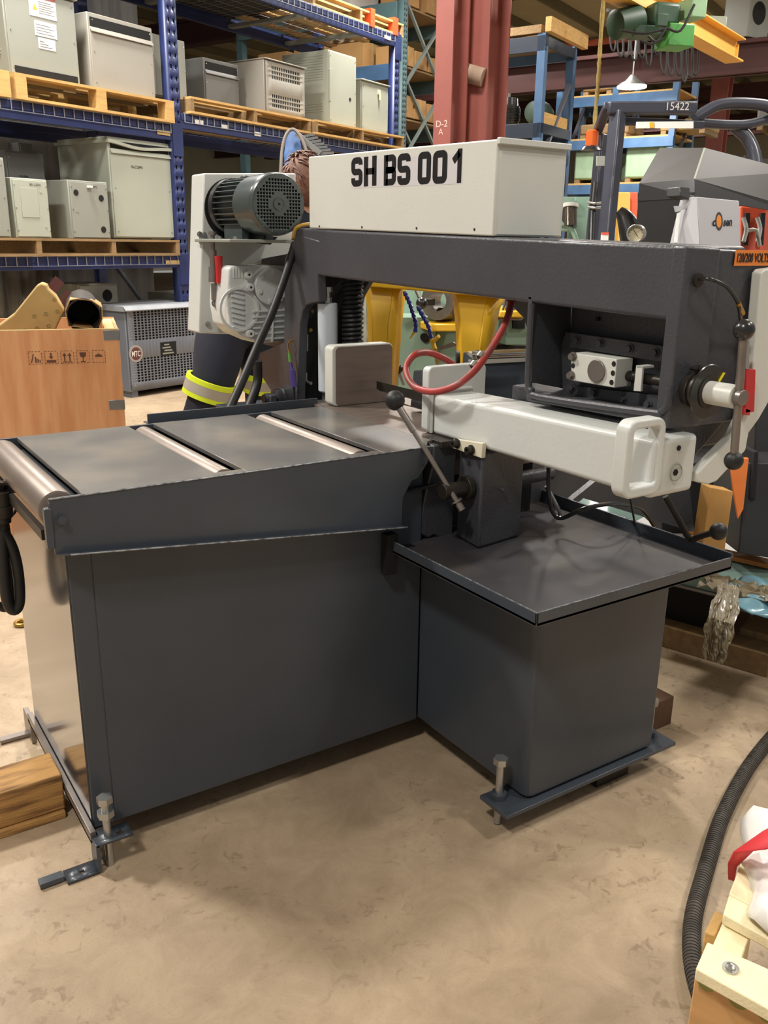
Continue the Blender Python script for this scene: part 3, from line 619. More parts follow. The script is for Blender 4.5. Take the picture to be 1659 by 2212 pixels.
MB().box((mc.x-.055, mc.y+.16, mc.z-.104), (mc.x-.03, mc.y+.30, mc.z-.06)).box((mc.x+.03, mc.y+.16, mc.z-.104), (mc.x+.055, mc.y+.30, mc.z-.06)).build('motor_foot', 'motor', mo)
MB().box((mc.x+.07, mc.y+.12, mc.z-.03), (mc.x+.12, mc.y+.26, mc.z+.04)).build('terminal_box', 'motor', mo, bevel=.006)
MB().box((mc.x-.02, mc.y+.2, mc.z+.07), (mc.x+.02, mc.y+.24, mc.z+.092)).build('lifting_eye', 'motor', mo, bevel=.004)
mpz = mc.z-.105
mp = part('motor_plate', MB().prism([(-.02, 1.03, mpz), (.24, .90, mpz), (.24, 1.32, mpz), (-.02, 1.32, mpz)], (0, 0, -.010)), 'encl', bevel=.002)
for p in ((.015, 1.06), (.02, 1.2), (.065, 1.10)): bolt('bolt', (p[0], p[1], mpz), (0, 0, 1), .008, .009, 'zinc', mp)
# belt guard
bg = part('belt_guard', MB().prism([at(*p, y=1.3) for p in ((440, 374), (640, 374), (640, 560), (520, 575), (500, 600), (497, 700), (503, 722), (430, 720))], (0, .11, 0)), 'lightc', bevel=.006, label='light grey belt guard with rounded edges')
MB().lathe(V((.114, 1.297, 1.355)), (0, 1, 0), [(0, .075), (0, .100), (.004, .102)], n=40).build('guard_opening', 'void', bg)
part('lower_opening', MB().prism([at(*p, y=1.298) for p in ((520, 505), (600, 512), (585, 528), (545, 524))], (0, .003, 0)), 'void', bg)
p = at(434, 515, y=1.2985); MB().prism([p+V((a-.008, 0, b-.02)) for a, b in rrect(.016, .04, .0078)], (0, -.002, 0)).build('slot_cover', 'light', bg)
for q in ((431, 506), (441, 508), (449, 700)): bolt('bolt', at(*q, y=1.297), (0, -1, 0), .007, .008, 'zinc', bg)
tb = part('turnbuckle', MB().cyl(at(459, 500, y=1.22), at(461, 560, y=1.22), .007).cyl(at(459, 500, y=1.22), at(459, 508, y=1.22), .013).cyl(at(460, 540, y=1.22), at(462, 580, y=1.22), .012).cyl(at(461, 576, y=1.22), at(461, 610, y=1.22), .016).cyl(at(462, 612, y=1.22), at(463, 648, y=1.22), .010).ring(at(466, 655, y=1.225), at(466, 655, y=1.215), .014, .007), 'steel', label='steel belt tension turnbuckle')
MB().tube([at(472, 553, y=1.19), at(473, 580, y=1.19), at(473, 612, y=1.19)], .0115, smooth=2, n=12, rad=lambda t: .0135-.004*t).build('red_lever', 'redp', tb)
# gearbox
def gx(px, py): return at(px, py, y=1.12)
gb = part('gearbox', MB().prism([gx(494, 580), gx(502, 574), gx(625, 574), gx(625, 738), gx(560, 742), gx(520, 725), gx(497, 705), gx(490, 660)], (0, .15, 0)), mat('silver_grey_cast_paint', '#d2d5d3', .36, .0, var=.05, bump=.3, bscale=90), bevel=.008, seg=3, label='silver-grey ribbed worm gearbox')
sg = MATS['silver_grey_cast_paint']
for k in range(8):
    z0 = 628+k*11
    MB().bar(gx(498+k*.6, z0), gx(527, z0+7), .006, .010, up=(0, 1, 0)).build('cooling_rib', sg, gb, bevel=.001)
for k in range(6):
    z0 = 671+k*12
    MB().bar(gx(545, z0+2), gx(620, z0-2), .006, .020, up=(0, 1, 0)).build('cooling_rib', sg, gb, bevel=.001)
for k in range(5):
    MB().bar(gx(504+k*6, 578), gx(505+k*6, 600), .003, .008, up=(0, 1, 0)).build('top_rib', sg, gb)
MB().bar(gx(588, 665), gx(586, 738), .007, .024, up=(0, 1, 0)).build('vertical_rib', sg, gb, bevel=.002)
MB().ring(gx(516, 668), gx(516, 668)-Y_*.008, .072, .064, 40).build('cover_flange', sg, gb)
cc = gx(583, 618); cr = MB().cyl(cc, cc-Y_*.018, .062, n=40).build('bearing_cover', sg, gb, bevel=.003)
for a in range(6):
    t = math.radians(20+a*60); bolt('bolt', cc+V((.048*math.cos(t), -.018, .048*math.sin(t))), (0, -1, 0), .007, .007, sg, cr, washer=False)
for q in ((533, 593), (537, 620), (537, 720)):
    c0 = gx(*q); MB().cyl(c0, c0-Y_*.02, .013, n=20).build('boss', sg, gb, bevel=.002); MB().cyl(c0-Y_*.0195, c0-Y_*.0206, .004, n=10).build('boss_hole', 'void', gb)
MB().box((gx(478, 0).x, 1.15, gx(0, 660).z), (gx(495, 0).x, 1.25, gx(0, 578).z)).build('side_flange', 'steel', gb, bevel=.003)
part('gearbox_mount', onx([(560, 560), (640, 545), (640, 760), (575, 745), (560, 740)], .22, .03), 'greycast')
# heavy hoses by the column
part('drain_hose', MB().tube([at(642, 500, y=.97), at(628, 560, y=.92), at(590, 670, y=.86), at(555, 750, y=.80), at(525, 820, y=.76), at(490, 897, y=.70)], .0125, n=14, smooth=6), 'black', label='thick black hose crossing in front of the gearbox')
part('drain_hose', MB().tube([at(556, 780, y=1.0), at(555, 830, y=1.0), at(530, 900, y=.95)], .0155, n=14, smooth=6), 'black', label='second thick black hose behind the first')
part('motor_cable', MB().tube([at(640, 530, y=.97), at(634, 515, y=.95), at(638, 495, y=.93), at(650, 487, y=.92), at(668, 484, y=.92)], .0055, n=10, smooth=6), mat('yellow_cable', '#c79b3c', .45), label='yellow motor cable')
# blade
def bladept(px, py, x): return at(px, py, x=x)
bt = [at(*p, x=.20) for p in ((858, 856), (905, 872), (905, 884), (862, 868))]
bl = part('saw_blade', MB().prism([(.19, .50, .868), (.19, -.16, .868), (.19, -.16, .845), (.19, .50, .845)], (.0012, 0, 0)), 'dark')
tb_ = MB()
for k in range(60): y = .49-k*.0068; tb_.prism([(.19, y, .845), (.19, y-.0068, .845), (.19, y-.005, .841)], (.0012, 0, 0))
tb_.build('blade_teeth', 'dark', bl)
# guide block behind moving jaw
part('blade_guide', MB().prism([at(*p, x=.22) for p in ((893, 800), (912, 798), (912, 885), (886, 878))], (.05, 0, 0)), 'greycast', bevel=.003)
# red coolant hose
hp = [at(1106, 650, x=.26), at(1095, 690, x=.22), at(1072, 735, x=.18), at(1045, 775, x=.14), at(1020, 806, x=.10), at(985, 833, x=.06), at(940, 846, x=.045), at(900, 838, x=.045), at(881, 815, x=.05), at(879, 788, x=.07), at(897, 766, x=.10), at(925, 762, x=.16), at(955, 772, x=.20), at(978, 786, x=.24)]
rh = part('coolant_hose', MB().tube(hp, .0085, n=16, smooth=8), 'red', label='red rubber coolant hose curled in a loop')
for q, r in (((1043, 765), .145), ((1028, 785), .122)):
    c0 = at(*q, x=r); c1 = at(q[0]-7, q[1]+9, x=r-.010); MB().ring(c0, c1, .0115, .0085, 20).build('hose_clamp', 'zinc', rh)
    d_ = (at(q[0]-14, q[1]-6, x=r)-c0); MB().cyl(c0+d_*.35, c0+d_*1.0, .0045, n=8).build('clamp_screw', 'zinc', rh)
MB().cyl(hp[0]+V((0, 0, .03)), hp[0]-V((0, 0, .006)), .0105).build('hose_collar', 'black', rh)
# blue segmented coolant lines
def segline(pts, m, name):
    root = None
    for i in range(len(pts)-1):
        a, b2 = pts[i], pts[i+1]
        o = MB().lathe(a, b2-a, [(0, .0045), ((b2-a).length*.35, .0062), ((b2-a).length*.8, .0075), ((b2-a).length, .0045)], n=12).build('coolant_segment', m, root or saw)
        if root is None: root = o; o.name = name
    return root
bluem = mat('blue_plastic', '#20247c', .3, coat=.3)
def path(px, x, n):
    P = [at(*p, x=x) for p in px]; L = [0]
    for i in range(1, len(P)): L.append(L[-1]+(P[i]-P[i-1]).length)
    out = []
    for k in range(n+1):
        t = L[-1]*k/n; i = max(j for j in range(len(L)) if L[j] <= t+1e-9); i = min(i, len(P)-2)
        out.append(P[i].lerp(P[i+1], (t-L[i])/(L[i+1]-L[i])))
    return out
s1 = segline(path([(873, 630), (885, 655), (893, 680), (899, 700), (897, 718)], .42, 9), bluem, 'coolant_line')
MB().cyl(at(898, 713, x=.42), at(886, 731, x=.42), .006, .0018, n=12).build('nozzle', mat('yellow_plastic', '#e3b21f', .4), s1)
s2 = segline(path([(902, 662), (912, 680), (926, 705), (933, 733)], .42, 7), bluem, 'coolant_line')
mm = MATS['yellow_plastic']
MB().cyl(at(933, 733, x=.42), at(940, 755, x=.42), .007, n=12).cyl(at(934, 740, x=.42), at(948, 726, x=.42), .006, n=8).build('tap', mm, s2)
MB().cyl(at(940, 755, x=.42), at(945, 786, x=.42), .006, n=8).build('tap_stem', 'brass', s2)
MB().prism([at(*p, x=.42) for p in ((948, 750), (978, 739), (984, 742), (982, 748), (950, 757))], (.004, 0, 0)).build('tap_handle', 'steel', s2)
# hoses hanging at the left end of the machine
hz = part('hose_bundle', MB().tube([at(3, 1100, y=.30), at(6, 1200, y=.30), at(14, 1290, y=.30), at(28, 1318, y=.30), at(42, 1300, y=.30), at(38, 1230, y=.30), at(20, 1170, y=.30), at(-20, 1120, y=.30)], .012, n=12, smooth=6), 'black', label='greasy black hydraulic hoses hanging in a loop')
MB().tube([at(-30, 1290, y=.33), at(-5, 1308, y=.33), at(15, 1312, y=.33), at(26, 1290, y=.33), at(20, 1200, y=.33), at(8, 1120, y=.33)], .010, n=12, smooth=6).build('hose', 'dark', hz)
MB().cyl(at(3, 1062, y=.30), at(5, 1128, y=.30), .018, n=18).cyl(at(5, 1092, y=.30), at(6, 1115, y=.30), .021, n=18).cyl(at(6, 1125, y=.30), at(7, 1140, y=.30), .012, n=12).build('coupling', 'dark', hz)
MB().tube([at(10, 1075, y=.34), at(25, 1080, y=.34), at(35, 1100, y=.34), at(22, 1118, y=.34)], .003).build('thin_cable', 'black', hz)
MB().prism([at(*p, y=.30) for p in ((-40, 1045), (25, 1050), (22, 1070), (-40, 1068))], (0, .02, 0)).build('hose_bracket', 'dark', hz)
MB().bar(at(-10, 1050, y=.31), V((-.85, .31, .74)), .02).build('hose_arm', 'dark', hz)
# ================================================================== LEFT RACK AND ITS LOAD
def hole_list(w, h, z0, step, us, hw, hh):
    out = []; z = z0
    while z < h-.03:
        for u in us: out.append((u-hw/2, u+hw/2, z, z+hh))
        z += step
    return out
def upright(parent, u, v, w, dpt, h, m, holes=True, step=.076):
    b = MB(); F = WM[parent]
    o0 = F @ V((u, v, 0)); UX = (F.to_3x3() @ X_); VY = (F.to_3x3() @ Y_)
    b.holes(o0, UX, Z_, w, h, hole_list(w, h, .04, step, (w*.27, w*.73), w*.15, step*.36) if holes else [])
    b.holes(o0, VY, Z_, dpt, h, []); b.holes(o0+UX*w, VY, Z_, dpt, h, hole_list(dpt, h, .06, step, (dpt*.5,), dpt*.2, step*.3) if holes else [])
    MB().box((u+.008, v+.010, .01), (u+w-.012, v+dpt-.008, h-.02)).build('channel_shade_core', 'void', parent, local=True)  # dark core painting the shade seen through the holes
    return b.build('upright', m, parent, solid=.004)
def beam(parent, u0, u1, v, z0, z1, m, th=.04):
    o = MB().box((u0, v, z0), (u1, v+th, z1)).box((u0, v-.006, z0+(z1-z0)*.55), (u1, v+.002, z1))
    return o.build('beam', m, parent, local=True, bevel=.003)
def deck(parent, u0, u1, v0, v1, z, sp=.085, lip=.07, name='wire_deck'):
    b = MB(); n = int((u1-u0)/sp)
    for i in range(n+1):
        u = u0+(u1-u0)*i/n; b.box((u-.002, v0-.012, z), (u+.002, v1, z+.004)).box((u-.003, v0-.016, z-lip), (u+.003, v0-.010, z+.004))
    for k in range(9): v = v0+(v1-v0)*k/8; b.box((u0, v-.002, z-.004), (u1, v+.002, z))
    for zz in (z-lip, z-lip*.03): b.box((u0, v0-.016, zz-.002), (u1, v0-.012, zz+.002))
    o = b.build(name, 'wire', parent, local=True); o['kind'] = 'stuff'; return o
A1, A0, B1, B0, C1, C0, T1, T0 = 2.165, 2.045, 1.125, 1.03, 2.265, 2.15, 3.42, 3.31
rack = thing('pallet_rack', 'deep blue pallet rack full of grey electrical enclosures, behind the saw on the left', 'pallet rack', P0, RZ)
upright(rack, -.165, 0, .115, .08, 4.2, 'blue', step=.085)
upright(rack, 3.20, 0, .09, .08, 3.46, 'blue')
for u in (-.165, 3.2): MB().box((u, 1.05, 0), (u+.1, 1.12, 3.6)).build('upright', 'blue', rack, local=True)
upright(rack, -2.95, 0, .115, .08, 4.2, 'blue')
for u in (-.11, 3.25):
    for k in (range(3) if u > 0 else (0,)):
        MB().bar((u, .06, .25+k*1.1), (u, 1.06, 1.2+k*1.1), .035, .03).build('frame_brace', mat('grey_blue_brace', '#6b7280', .5), rack, local=True)
for (a, b2, z0, z1) in ((-2.9, -.165, A0, A1), (-2.9, -.165, B0, B1), (-2.9, -.165, T0, T1), (-.05, 3.2, C0, C1), (-.05, 3.2, T0, T1), (-.05, 3.2, 1.03, 1.13)):
    for v in (0, 1.06): beam(rack, a, b2, v, z0, z1, 'blue')
    deck(rack, a+.03, b2-.02, 0, 1.1, z1+.004)
for a, z in ((-.165, A1), (-.165, B1), (3.2, T1-.0), (-.165, T1)):
    MB().box((a-.0, -.012, z-.24), (a+.115, -.004, z+.02)).build('beam_connector', 'blue', rack, local=True, bevel=.002)
for u in (.6, 1.7, 2.6):
    MB().box((u, .02, T0+.02), (u+.08, 1.08, T0+.05)).build('deck_support', 'encl', rack, local=True)
for u, z, ww, mm2 in ((-.33, A0+.03, .14, 'kraft'), (.1, C0+.05, .10, 'white'), (.42, C0+.045, .09, 'white'), (-.32, B0+.025, .16, 'kraft'), (2.98, T0+.04, .13, 'white'), (.85, C0+.03, .09, 'white')):
    MB().box((u, -.008, z), (u+ww, -.0062, z+.035)).build('shelf_label', mm2, rack, local=True)
for u0_, u1_, lab_ in ((.0, 1.72, 'dark panel added on the right top deck of the blue rack, darkening its underside'), (-2.8, -.2, 'dark panel added on the left top deck of the blue rack, darkening its underside, cut by the photo edge')):
    o = MB().box((u0_, .12, T1+.006), (u1_, 1.06, T1+.05), FR).build('deck_shade_panel', mat('dark_deck_shade', '#3a3732', .8, var=.2)); tag(o, lab_, 'panel')  # added stand-in for the load above; keeps the deck underside dark
# pallets
def pallet_proto(name, w, dp, h, md, label, group, loc, wood=('pallet', 'palletd'), nb=7):
    t = thing(name, label, 'pallet', loc, RZ, group)
    me = None; bt_ = .018
    def board(nm, a, b3, m):
        return MB().box(a, b3).build(nm, m, t, local=True, bevel=0)
    for k in range(nb):
        y = (dp-.09)*k/(nb-1); board('deck_board', (0, y, h-bt_), (w, y+.09, h), wood[0] if k != 2 else wood[1])
    for y in (0, dp/2-.045, dp-.09): board('bottom_board', (0, y, 0), (w, y+.09, bt_), wood[0])
    for k in range(3):
        x = (w-.09)*k/2 if md == 'block' else (w-.04)*k/2; ww = .09 if md == 'block' else .04
        if md == 'block':
            for y in (0, dp/2-.05, dp-.1): board('block', (x, y, bt_), (x+ww, y+.1, h-bt_), wood[0])
        else: board('stringer', (x, .002, bt_), (x+ww, dp-.002, h-bt_), wood[1])
    return t
pA = pallet_proto('wooden_pallet', 1.46, 1.0, .165, 'block', 'light pine block pallet under the enclosure with white safety labels', 'pallets on the rack', rl(-1.64, -.06, A1+.006))
pB = pallet_proto('wooden_pallet', 1.40, 1.0, .125, 'stringer', 'weathered pallet under the pale enclosure stack on the middle left shelf', 'pallets on the rack', rl(-1.58, -.04, B1+.006), ('palletd', 'palletd'))
dup(pA, rl(-3.14, -.06, A1+.006), RZ, 'pine pallet cut by the left edge of the photo on the upper shelf')
dup(pB, rl(-3.0, -.12, B1+.006), RZ, 'weathered pallet cut by the left edge of the photo, middle shelf')
pC = pallet_proto('wooden_pallet', 1.62, 1.0, .13, 'stringer', 'pine pallet right of the blue upright under the vented warm grey enclosure', 'pallets on the rack', rl(.02, -.05, C1+.006), ('pallet', 'palletd'))
dup(pC, rl(1.66, -.09, C1+.006), RZ, 'pine pallet under the louvred and the plain enclosure by the rack end')
pT = dup(pC, rl(1.75, .0, T1+.006), RZ, 'pallet on top of the rack with orange straps')
for k in range(2): MB().box((.95+k*.45, -.02, -.01), (1.03+k*.45, .06, .16)).build('orange_strap', 'orange', pT, local=True)
MB()
# electrical enclosures
def enclosure(label, u0, u1, v, dp, z0, z1, m='encl', lid=0, louv=0, vents=None, ko=(), stickers=(), feet=0, grp='electrical enclosures on the rack', recess=None, cat='enclosure', name='electrical_enclosure', rz=RZ, O=None, frame=.012):
    """box with proud front cover; local x along the front, y into depth"""
    O = rl(u0, v, z0) if O is None else O
    t = thing(name, label, cat, O, rz, grp); w, h = u1-u0, z1-z0; zf = feet
    MB().box((0, .006, zf), (w, dp, h)).build('body', m, t, local=True, bevel=.006)
    if vents:
        hl = []
        for (a, b2, c, d, nx, nz) in vents:
            for i in range(nx):
                for j in range(nz):
                    cw, ch = (b2-a)/nx, (d-c)/nz; off = (cw*.5 if (j % 2 and nx > 10) else 0)
                    x = a+i*cw+off*.0; hl.append((x+cw*.18, x+cw*.82, c+j*ch+ch*.15, c+j*ch+ch*.85))
        F = WM[t]; ux = F.to_3x3() @ X_
        MB().holes(F @ V((frame, -.006, zf+.012)), ux, Z_, w-2*frame, h-zf-.024, hl).build('vented_cover', m, t, solid=.002)
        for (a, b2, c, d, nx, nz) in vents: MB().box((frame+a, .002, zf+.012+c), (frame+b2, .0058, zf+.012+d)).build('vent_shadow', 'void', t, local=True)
    elif recess:
        MB().box((frame, -.004, zf+.01), (w-frame, .006, h-recess)).build('front_cover', m, t, local=True, bevel=.002)
        MB().box((frame+.01, .003, h-recess), (w-frame-.01, .0075, h-.03)).build('vent_slot', 'void', t, local=True)
        MB().prism([V((frame, 0, h-recess)), V((frame, -.02, h-recess-.03)), V((w-frame, -.02, h-recess-.03)), V((w-frame, 0, h-recess))], (0, 0, .004)).build('drip_flange', m, t, local=True)
    else:
        MB().box((frame, -.004, zf+.01), (w-frame, .006, h-.014)).build('front_cover', m, t, local=True, bevel=.002)
    if lid: MB().box((-.012, -.022, h-.002), (w+.012, dp+.01, h+lid)).build('lid', m, t, local=True, bevel=.004)
    for k in range(louv):
        z = h*(.93-.035*k) if k < louv*.7 else h*(.30-.035*(k-louv*.7)); MB().prism([V((-.006, dp*.12, z)), V((.001, dp*.12, z+.008)), V((.001, dp*.12, z-.006))], (0, dp*.76, 0)).build('louvre', m, t, local=True)
    for (x, z, r) in ko: MB().cyl((x, -.0045, z), (x, -.0066, z), r, n=16).build('knockout', 'void' if r > .012 else m, t, local=True)
    for (x0, x1, za, zb2, mm2) in stickers: MB().box((x0, -.0066, za), (x1, -.0048, zb2)).build('sticker', mm2, t, local=True)
    for x in (w*.06, w*.94):
        for z in (zf+.05, h*.5, h-.05): MB().cyl((x, -.0046, z), (x, -.0075, z), .005, n=8).build('cover_screw', 'zinc', t, local=True)
    if feet:
        for x in (.03, w-.09): MB().box((x, .02, 0), (x+.06, dp-.02, zf+.005)).build('foot', m, t, local=True)
    return t
zA = A1+.006+.165; zB = B1+.006+.125; zC = C1+.006+.13
redst = mat('red_warning_print', '#b5463c', .5)
e = enclosure('large grey enclosure with red-headed warning label on its front', -1.61, -1.02, .03, .62, zA, 2.90, lid=.02, louv=9, recess=None, stickers=[(.20, .42, .40, .53, 'white'), (.20, .42, .515, .54, redst), (.23, .41, .28, .375, 'white'), (.25, .39, .20, .27, 'white')])
lp_ = MB()
for k_ in range(6): lp_.box((.275, -.0073, .425+k_*.014), (.40-.02*(k_ % 2), -.0066, .429+k_*.014))
for k_ in range(4): lp_.box((.24, -.0073, .295+k_*.018), (.39-.03*(k_ % 2), -.0066, .299+k_*.018))
for k_ in range(3): lp_.box((.26, -.0073, .212+k_*.016), (.36-.03*k_, -.0066, .217+k_*.016))
lp_.build('label_print', 'encd', e, local=True)['kind'] = 'stuff'
MB().prism([V((.225, -.0068, .44)), V((.265, -.0068, .44)), V((.245, -.0068, .48))], (0, -.0005, 0)).build('warning_triangle', mat('amber_print', '#d8a23a', .5), e, local=True)
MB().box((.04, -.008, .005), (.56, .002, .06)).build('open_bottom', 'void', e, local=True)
enclosure('warm grey enclosure with open slot under its top, beside the blue upright', -.905, -.275, .04, .6, zA, 2.86, 'encl2', lid=.0, recess=.10)
enclosure('enclosure standing behind the blue upright with lifting eyes on top', -.21, .235, .20, .55, zC, 2.87, 'encl', louv=0, ko=((.06, .30, .014),))
MB().prism([rl(.08, .25, 2.87), rl(.15, .25, 2.87), rl(.115, .25, 2.92)], N_*.01).build('lifting_eye', 'encl', None) if False else None
enclosure('dark dusty enclosure with raised lid between two paler ones', .50, .95, .25, .45, zC, 2.80, 'encd', recess=.10)
enclosure('warm grey enclosure with two blocks of slotted vents', 1.075, 1.67, .05, .50, zC-.005, 2.86, 'encl2', lid=.008, vents=[(.08, .50, .29, .41, 16, 3), (.08, .50, .05, .17, 16, 3)], ko=((.03, .40, .013),))
e = enclosure('tallest pale enclosure with louvred side and a round knockout', 2.02, 2.50, .02, .60, zC-.005, 3.09, 'encl3', louv=14, ko=((.36, .28, .018),))
MB().box((-.004, .0, .22), (.02, -.02, .52)).build('hinge_bar', 'encl3', e, local=True, bevel=.003)
e = enclosure('smallest enclosure at the right end of the upper shelf with a hanging latch', 2.62, 3.14, .04, .5, zC-.005, 2.90, 'encl3', lid=.012)
MB().box((.30, -.02, .40), (.34, .02, .445)).box((.305, -.028, .34), (.335, -.018, .41)).build('latch', mat('ivory_plastic', '#d8cfae', .5), e, local=True, bevel=.004)
e = enclosure('tall pale enclosure with wavy lid and handwritten code on the middle shelf', -.80, -.155, .04, .62, zB+.01, 2.02, 'encl3', recess=.09, ko=((-.0, .3, .006),))
lidp = [V((-.02+.70*k/12, -.03, .71+.02*math.sin(k/12*6.2+1.6)*(1-k/16))) for k in range(13)]
MB().prism(lidp+[p-Z_*.022 for p in reversed(lidp)], (0, .66, 0)).build('wavy_lid', 'encl3', e, local=True)
text('handwriting', '10-COM1', rl(-.59, .034, zB+.545), U_, Z_, .022, 'ink', e)
e = enclosure('grey enclosure with four round knockouts and glue patch, middle shelf', -1.25, -.885, -.02, .42, zB, 1.675, 'encl', ko=((.06, .33, .022), (.29, .30, .024), (.06, .2, .012), (.29, .07, .024)))
text('handwriting', '10-C0972', rl(-1.08, -.0275, zB+.37), U_, Z_, .016, 'ink', e)
MB().box((.16, -.008, .37), (.20, -.03, .385)).build('latch_tab', 'white', e, local=True)
e = enclosure('cream enclosure with a small square sub-panel, middle shelf far left', -1.74, -1.445, -.04, .42, zB, 1.66, 'encl3', ko=((.23, .32, .011), (.25, .08, .010)))
text('handwriting', '901-C074', rl(-1.60, -.0475, zB+.355), U_, Z_, .016, 'ink', e)
MB().box((.06, -.0075, .14), (.20, -.0045, .34)).build('sub_panel', 'encl3', e, local=True, bevel=.001)
enclosure('grey open enclosure cut by the left edge, middle shelf', -2.30, -1.79, -.06, .4, zB, 1.78, 'encl')
e = enclosure('dark grey box standing on boxes at the back of the middle shelf', -1.32, -.98, .60, .30, zB, 1.90, 'encd')
text('handwriting', '10-004', rl(-1.22, .593, zB+.45), U_, Z_, .02, 'ink', e)
enclosure('enclosure at the back under the upper deck, middle shelf', -.97, -.84, .92, .15, zB, 2.0, 'encd')
enclosure('pale grey box with round disc standing on the floor under the rack', -.95, -.55, .35, .4, 0, .90, 'encl', ko=((.28, .8, .05),))
enclosure('grey slotted cabinet on the floor right of the blue upright', .0, .33, .1, .5, 0, .80, 'encl', vents=[(.18, .27, .12, .62, 3, 14)])
enclosure('dark cabinet on the floor far left under the rack', -2.6, -1.9, .5, .5, 0, .98, 'encd')
# vented transformer with round badge
tO = rl(-.875, -.10, 0)
vt = [(.06, .70, .40, .66, 18, 12), (.06, .70, .06, .26, 18, 9)]
tr_ = enclosure('steel grey floor transformer with slotted front and round badge', 0, .80, 0, .55, 0, .70, mat('steel_grey_paint', '#6b7079', .45, var=.06), vents=vt, feet=.05, O=tO, rz=math.radians(20), cat='transformer', name='floor_transformer', grp=None, lid=0)
sgm = MATS['steel_grey_paint']
MB().prism([V((-.02, -.04, .705)), V((.82, -.04, .705)), V((.82, -.01, .735)), V((-.02, -.01, .735))], (0, 0, .006)).box((-.02, -.01, .70), (.82, .57, .74)).build('sloped_lid', mat('dusty_lid_paint', '#90949a', .5, var=.15), tr_, local=True)
MB().cyl((.075, -.0095, .36), (.075, -.0075, .36), .070, n=32).build('badge_rim', mat('badge_grey', '#9b9490', .5), tr_, local=True)
MB().cyl((.075, -.0102, .36), (.075, -.0095, .36), .052, n=32).build('badge', mat('badge_brown', '#5e3832', .5), tr_, local=True)
F = WM[tr_]; text('badge_lettering', 'MTC', F @ V((.033, -.0106, .337)), F.to_3x3() @ X_, Z_, .045, 'white', tr_, width=.084, bold=.008)
MB().box((.33, -.0095, .315), (.50, -.0075, .43)).build('nameplate', 'void', tr_, local=True)
for k in range(4): MB().box((.35+.02*(k % 2), -.0102, .33+k*.024), (.47-.015*k, -.0095, .342+k*.024)).build('nameplate_print', 'encl', tr_, local=True)
MB().cyl((.50, .1, .744), (.60, .14, .744), .012).build('loose_pipe', 'dark', tr_, local=True) if False else None
# plastic curtain at the back of the middle shelf
cu = MB(); P_ = []
for k in range(41): P_.append(V((-2.7+1.65*k/40, 1.3+.035*math.sin(k*1.15)+.02*math.sin(k*.37), 0)))
vs = [FR @ (p+V((0, 0, z))) for z in (1.15, 2.03) for p in P_]
o = cu.add(vs, [(i, i+1, 42+i, 41+i) for i in range(40)]).build('plastic_sheet', mat('dusty_plastic_sheet', '#8b8a85', .3, var=.25, scale=3, stretch=(8, 1, 1)), solid=.003)
tag(o, 'dusty translucent plastic sheet hanging behind the middle shelf boxes', 'plastic sheet')
cu = MB(); vs = [FR @ V((-1.2+.75*k/20, 1.25+.03*math.sin(k*1.4), z)) for z in (.35, 1.0) for k in range(21)]
o = cu.add(vs, [(i, i+1, 22+i, 21+i) for i in range(20)]).build('plastic_sheet', 'dusty_plastic_sheet', solid=.003)
tag(o, 'lower plastic sheet hanging under the left rack beam behind the crate', 'plastic sheet')
# blue bracket with cable, finned grey bracket behind the motor
bk = MB().prism([at(*p, d=6.2) for p in ((626, 400), (622, 335), (628, 285), (640, 283), (648, 300), (656, 340), (690, 360), (690, 400))], N_*.04).build('lifting_bracket', mat('scuffed_blue_paint', '#4670a8', .5, var=.3, scale=12, col2='#33507e'), bevel=.004)
tag(bk, 'scuffed bright blue steel stand with a cable loop and finned bracket behind the motor', 'stand')
bb0 = at(660, 395, d=6.22); MB().box((bb0.x-.05, bb0.y-.03, 0), (bb0.x+.05, bb0.y+.03, bb0.z+.02)).build('stand_post', 'scuffed_blue_paint', bk)
MB().tube([at(606, 375, d=6.1), at(610, 320, d=6.1), at(620, 288, d=6.1), at(635, 280, d=6.1), at(652, 300, d=6.1), at(665, 335, d=6.1)], .012, smooth=5).build('cable_loop', mat('grey_brown_cable', '#6e6660', .6), bk)
fb = bk
MB().bar(at(640, 288, d=6.15), at(692, 332, d=6.15), .02, .035).build('bracket_spine', 'encd', fb)
for k in range(7):
    a = at(648+k*7, 296+k*6, d=6.15); MB().bar(a, a+U_*.10+Z_*(.025-.002*k)-N_*.05, .006, .016).build('fin', 'encd', fb)

# ================================================================== PLYWOOD CRATE WITH SCRAP
CO = at(256, 711, d=3.62); ch = CO.z; cz = math.radians(-15.2)
cx_, cyv = V((math.cos(cz), math.sin(cz), 0)), V((-math.sin(cz), math.cos(cz), 0))
cw = 1.25; cdp = .62
crate = thing('plywood_crate', 'open orange plywood crate with printed handling symbols behind the roller table', 'crate', (CO.x, CO.y, 0)-cx_*0 if False else V((CO.x, CO.y, 0)), cz)
MB().box((-cw, 0, .0), (0, .012, ch)).build('front_panel', 'ply', crate, local=True, bevel=.001)
MB().box((-cw, cdp, 0), (0, cdp+.012, ch)).build('back_panel', 'ply', crate, local=True)
MB().box((-.012, .012, 0), (0, cdp, ch-.004)).build('side_panel', 'ply', crate, local=True)
MB().box((-cw, .012, 0), (-cw+.012, cdp, ch)).build('side_panel', 'ply', crate, local=True)
MB().box((-.055, .013, ch-.26), (-.013, cdp, ch-.006)).build('inner_batten', 'plyedge', crate, local=True)
MB().box((-cw, .0, ch), (0, .014, ch+.003)).build('panel_edge', 'plyedge', crate, local=True)
MB().box((-cw+.02, .02, .05), (-.02, cdp-.02, .10)).build('crate_floor', 'palletd', crate, local=True)
for z in (ch-.045, ch-.335):
    MB().box((-.062, -.003, z), (.003, .0, z+.042)).box((0, -.003, z), (.003, .06, z+.042)).build('corner_bracket', 'zinc', crate, local=True, bevel=.001)
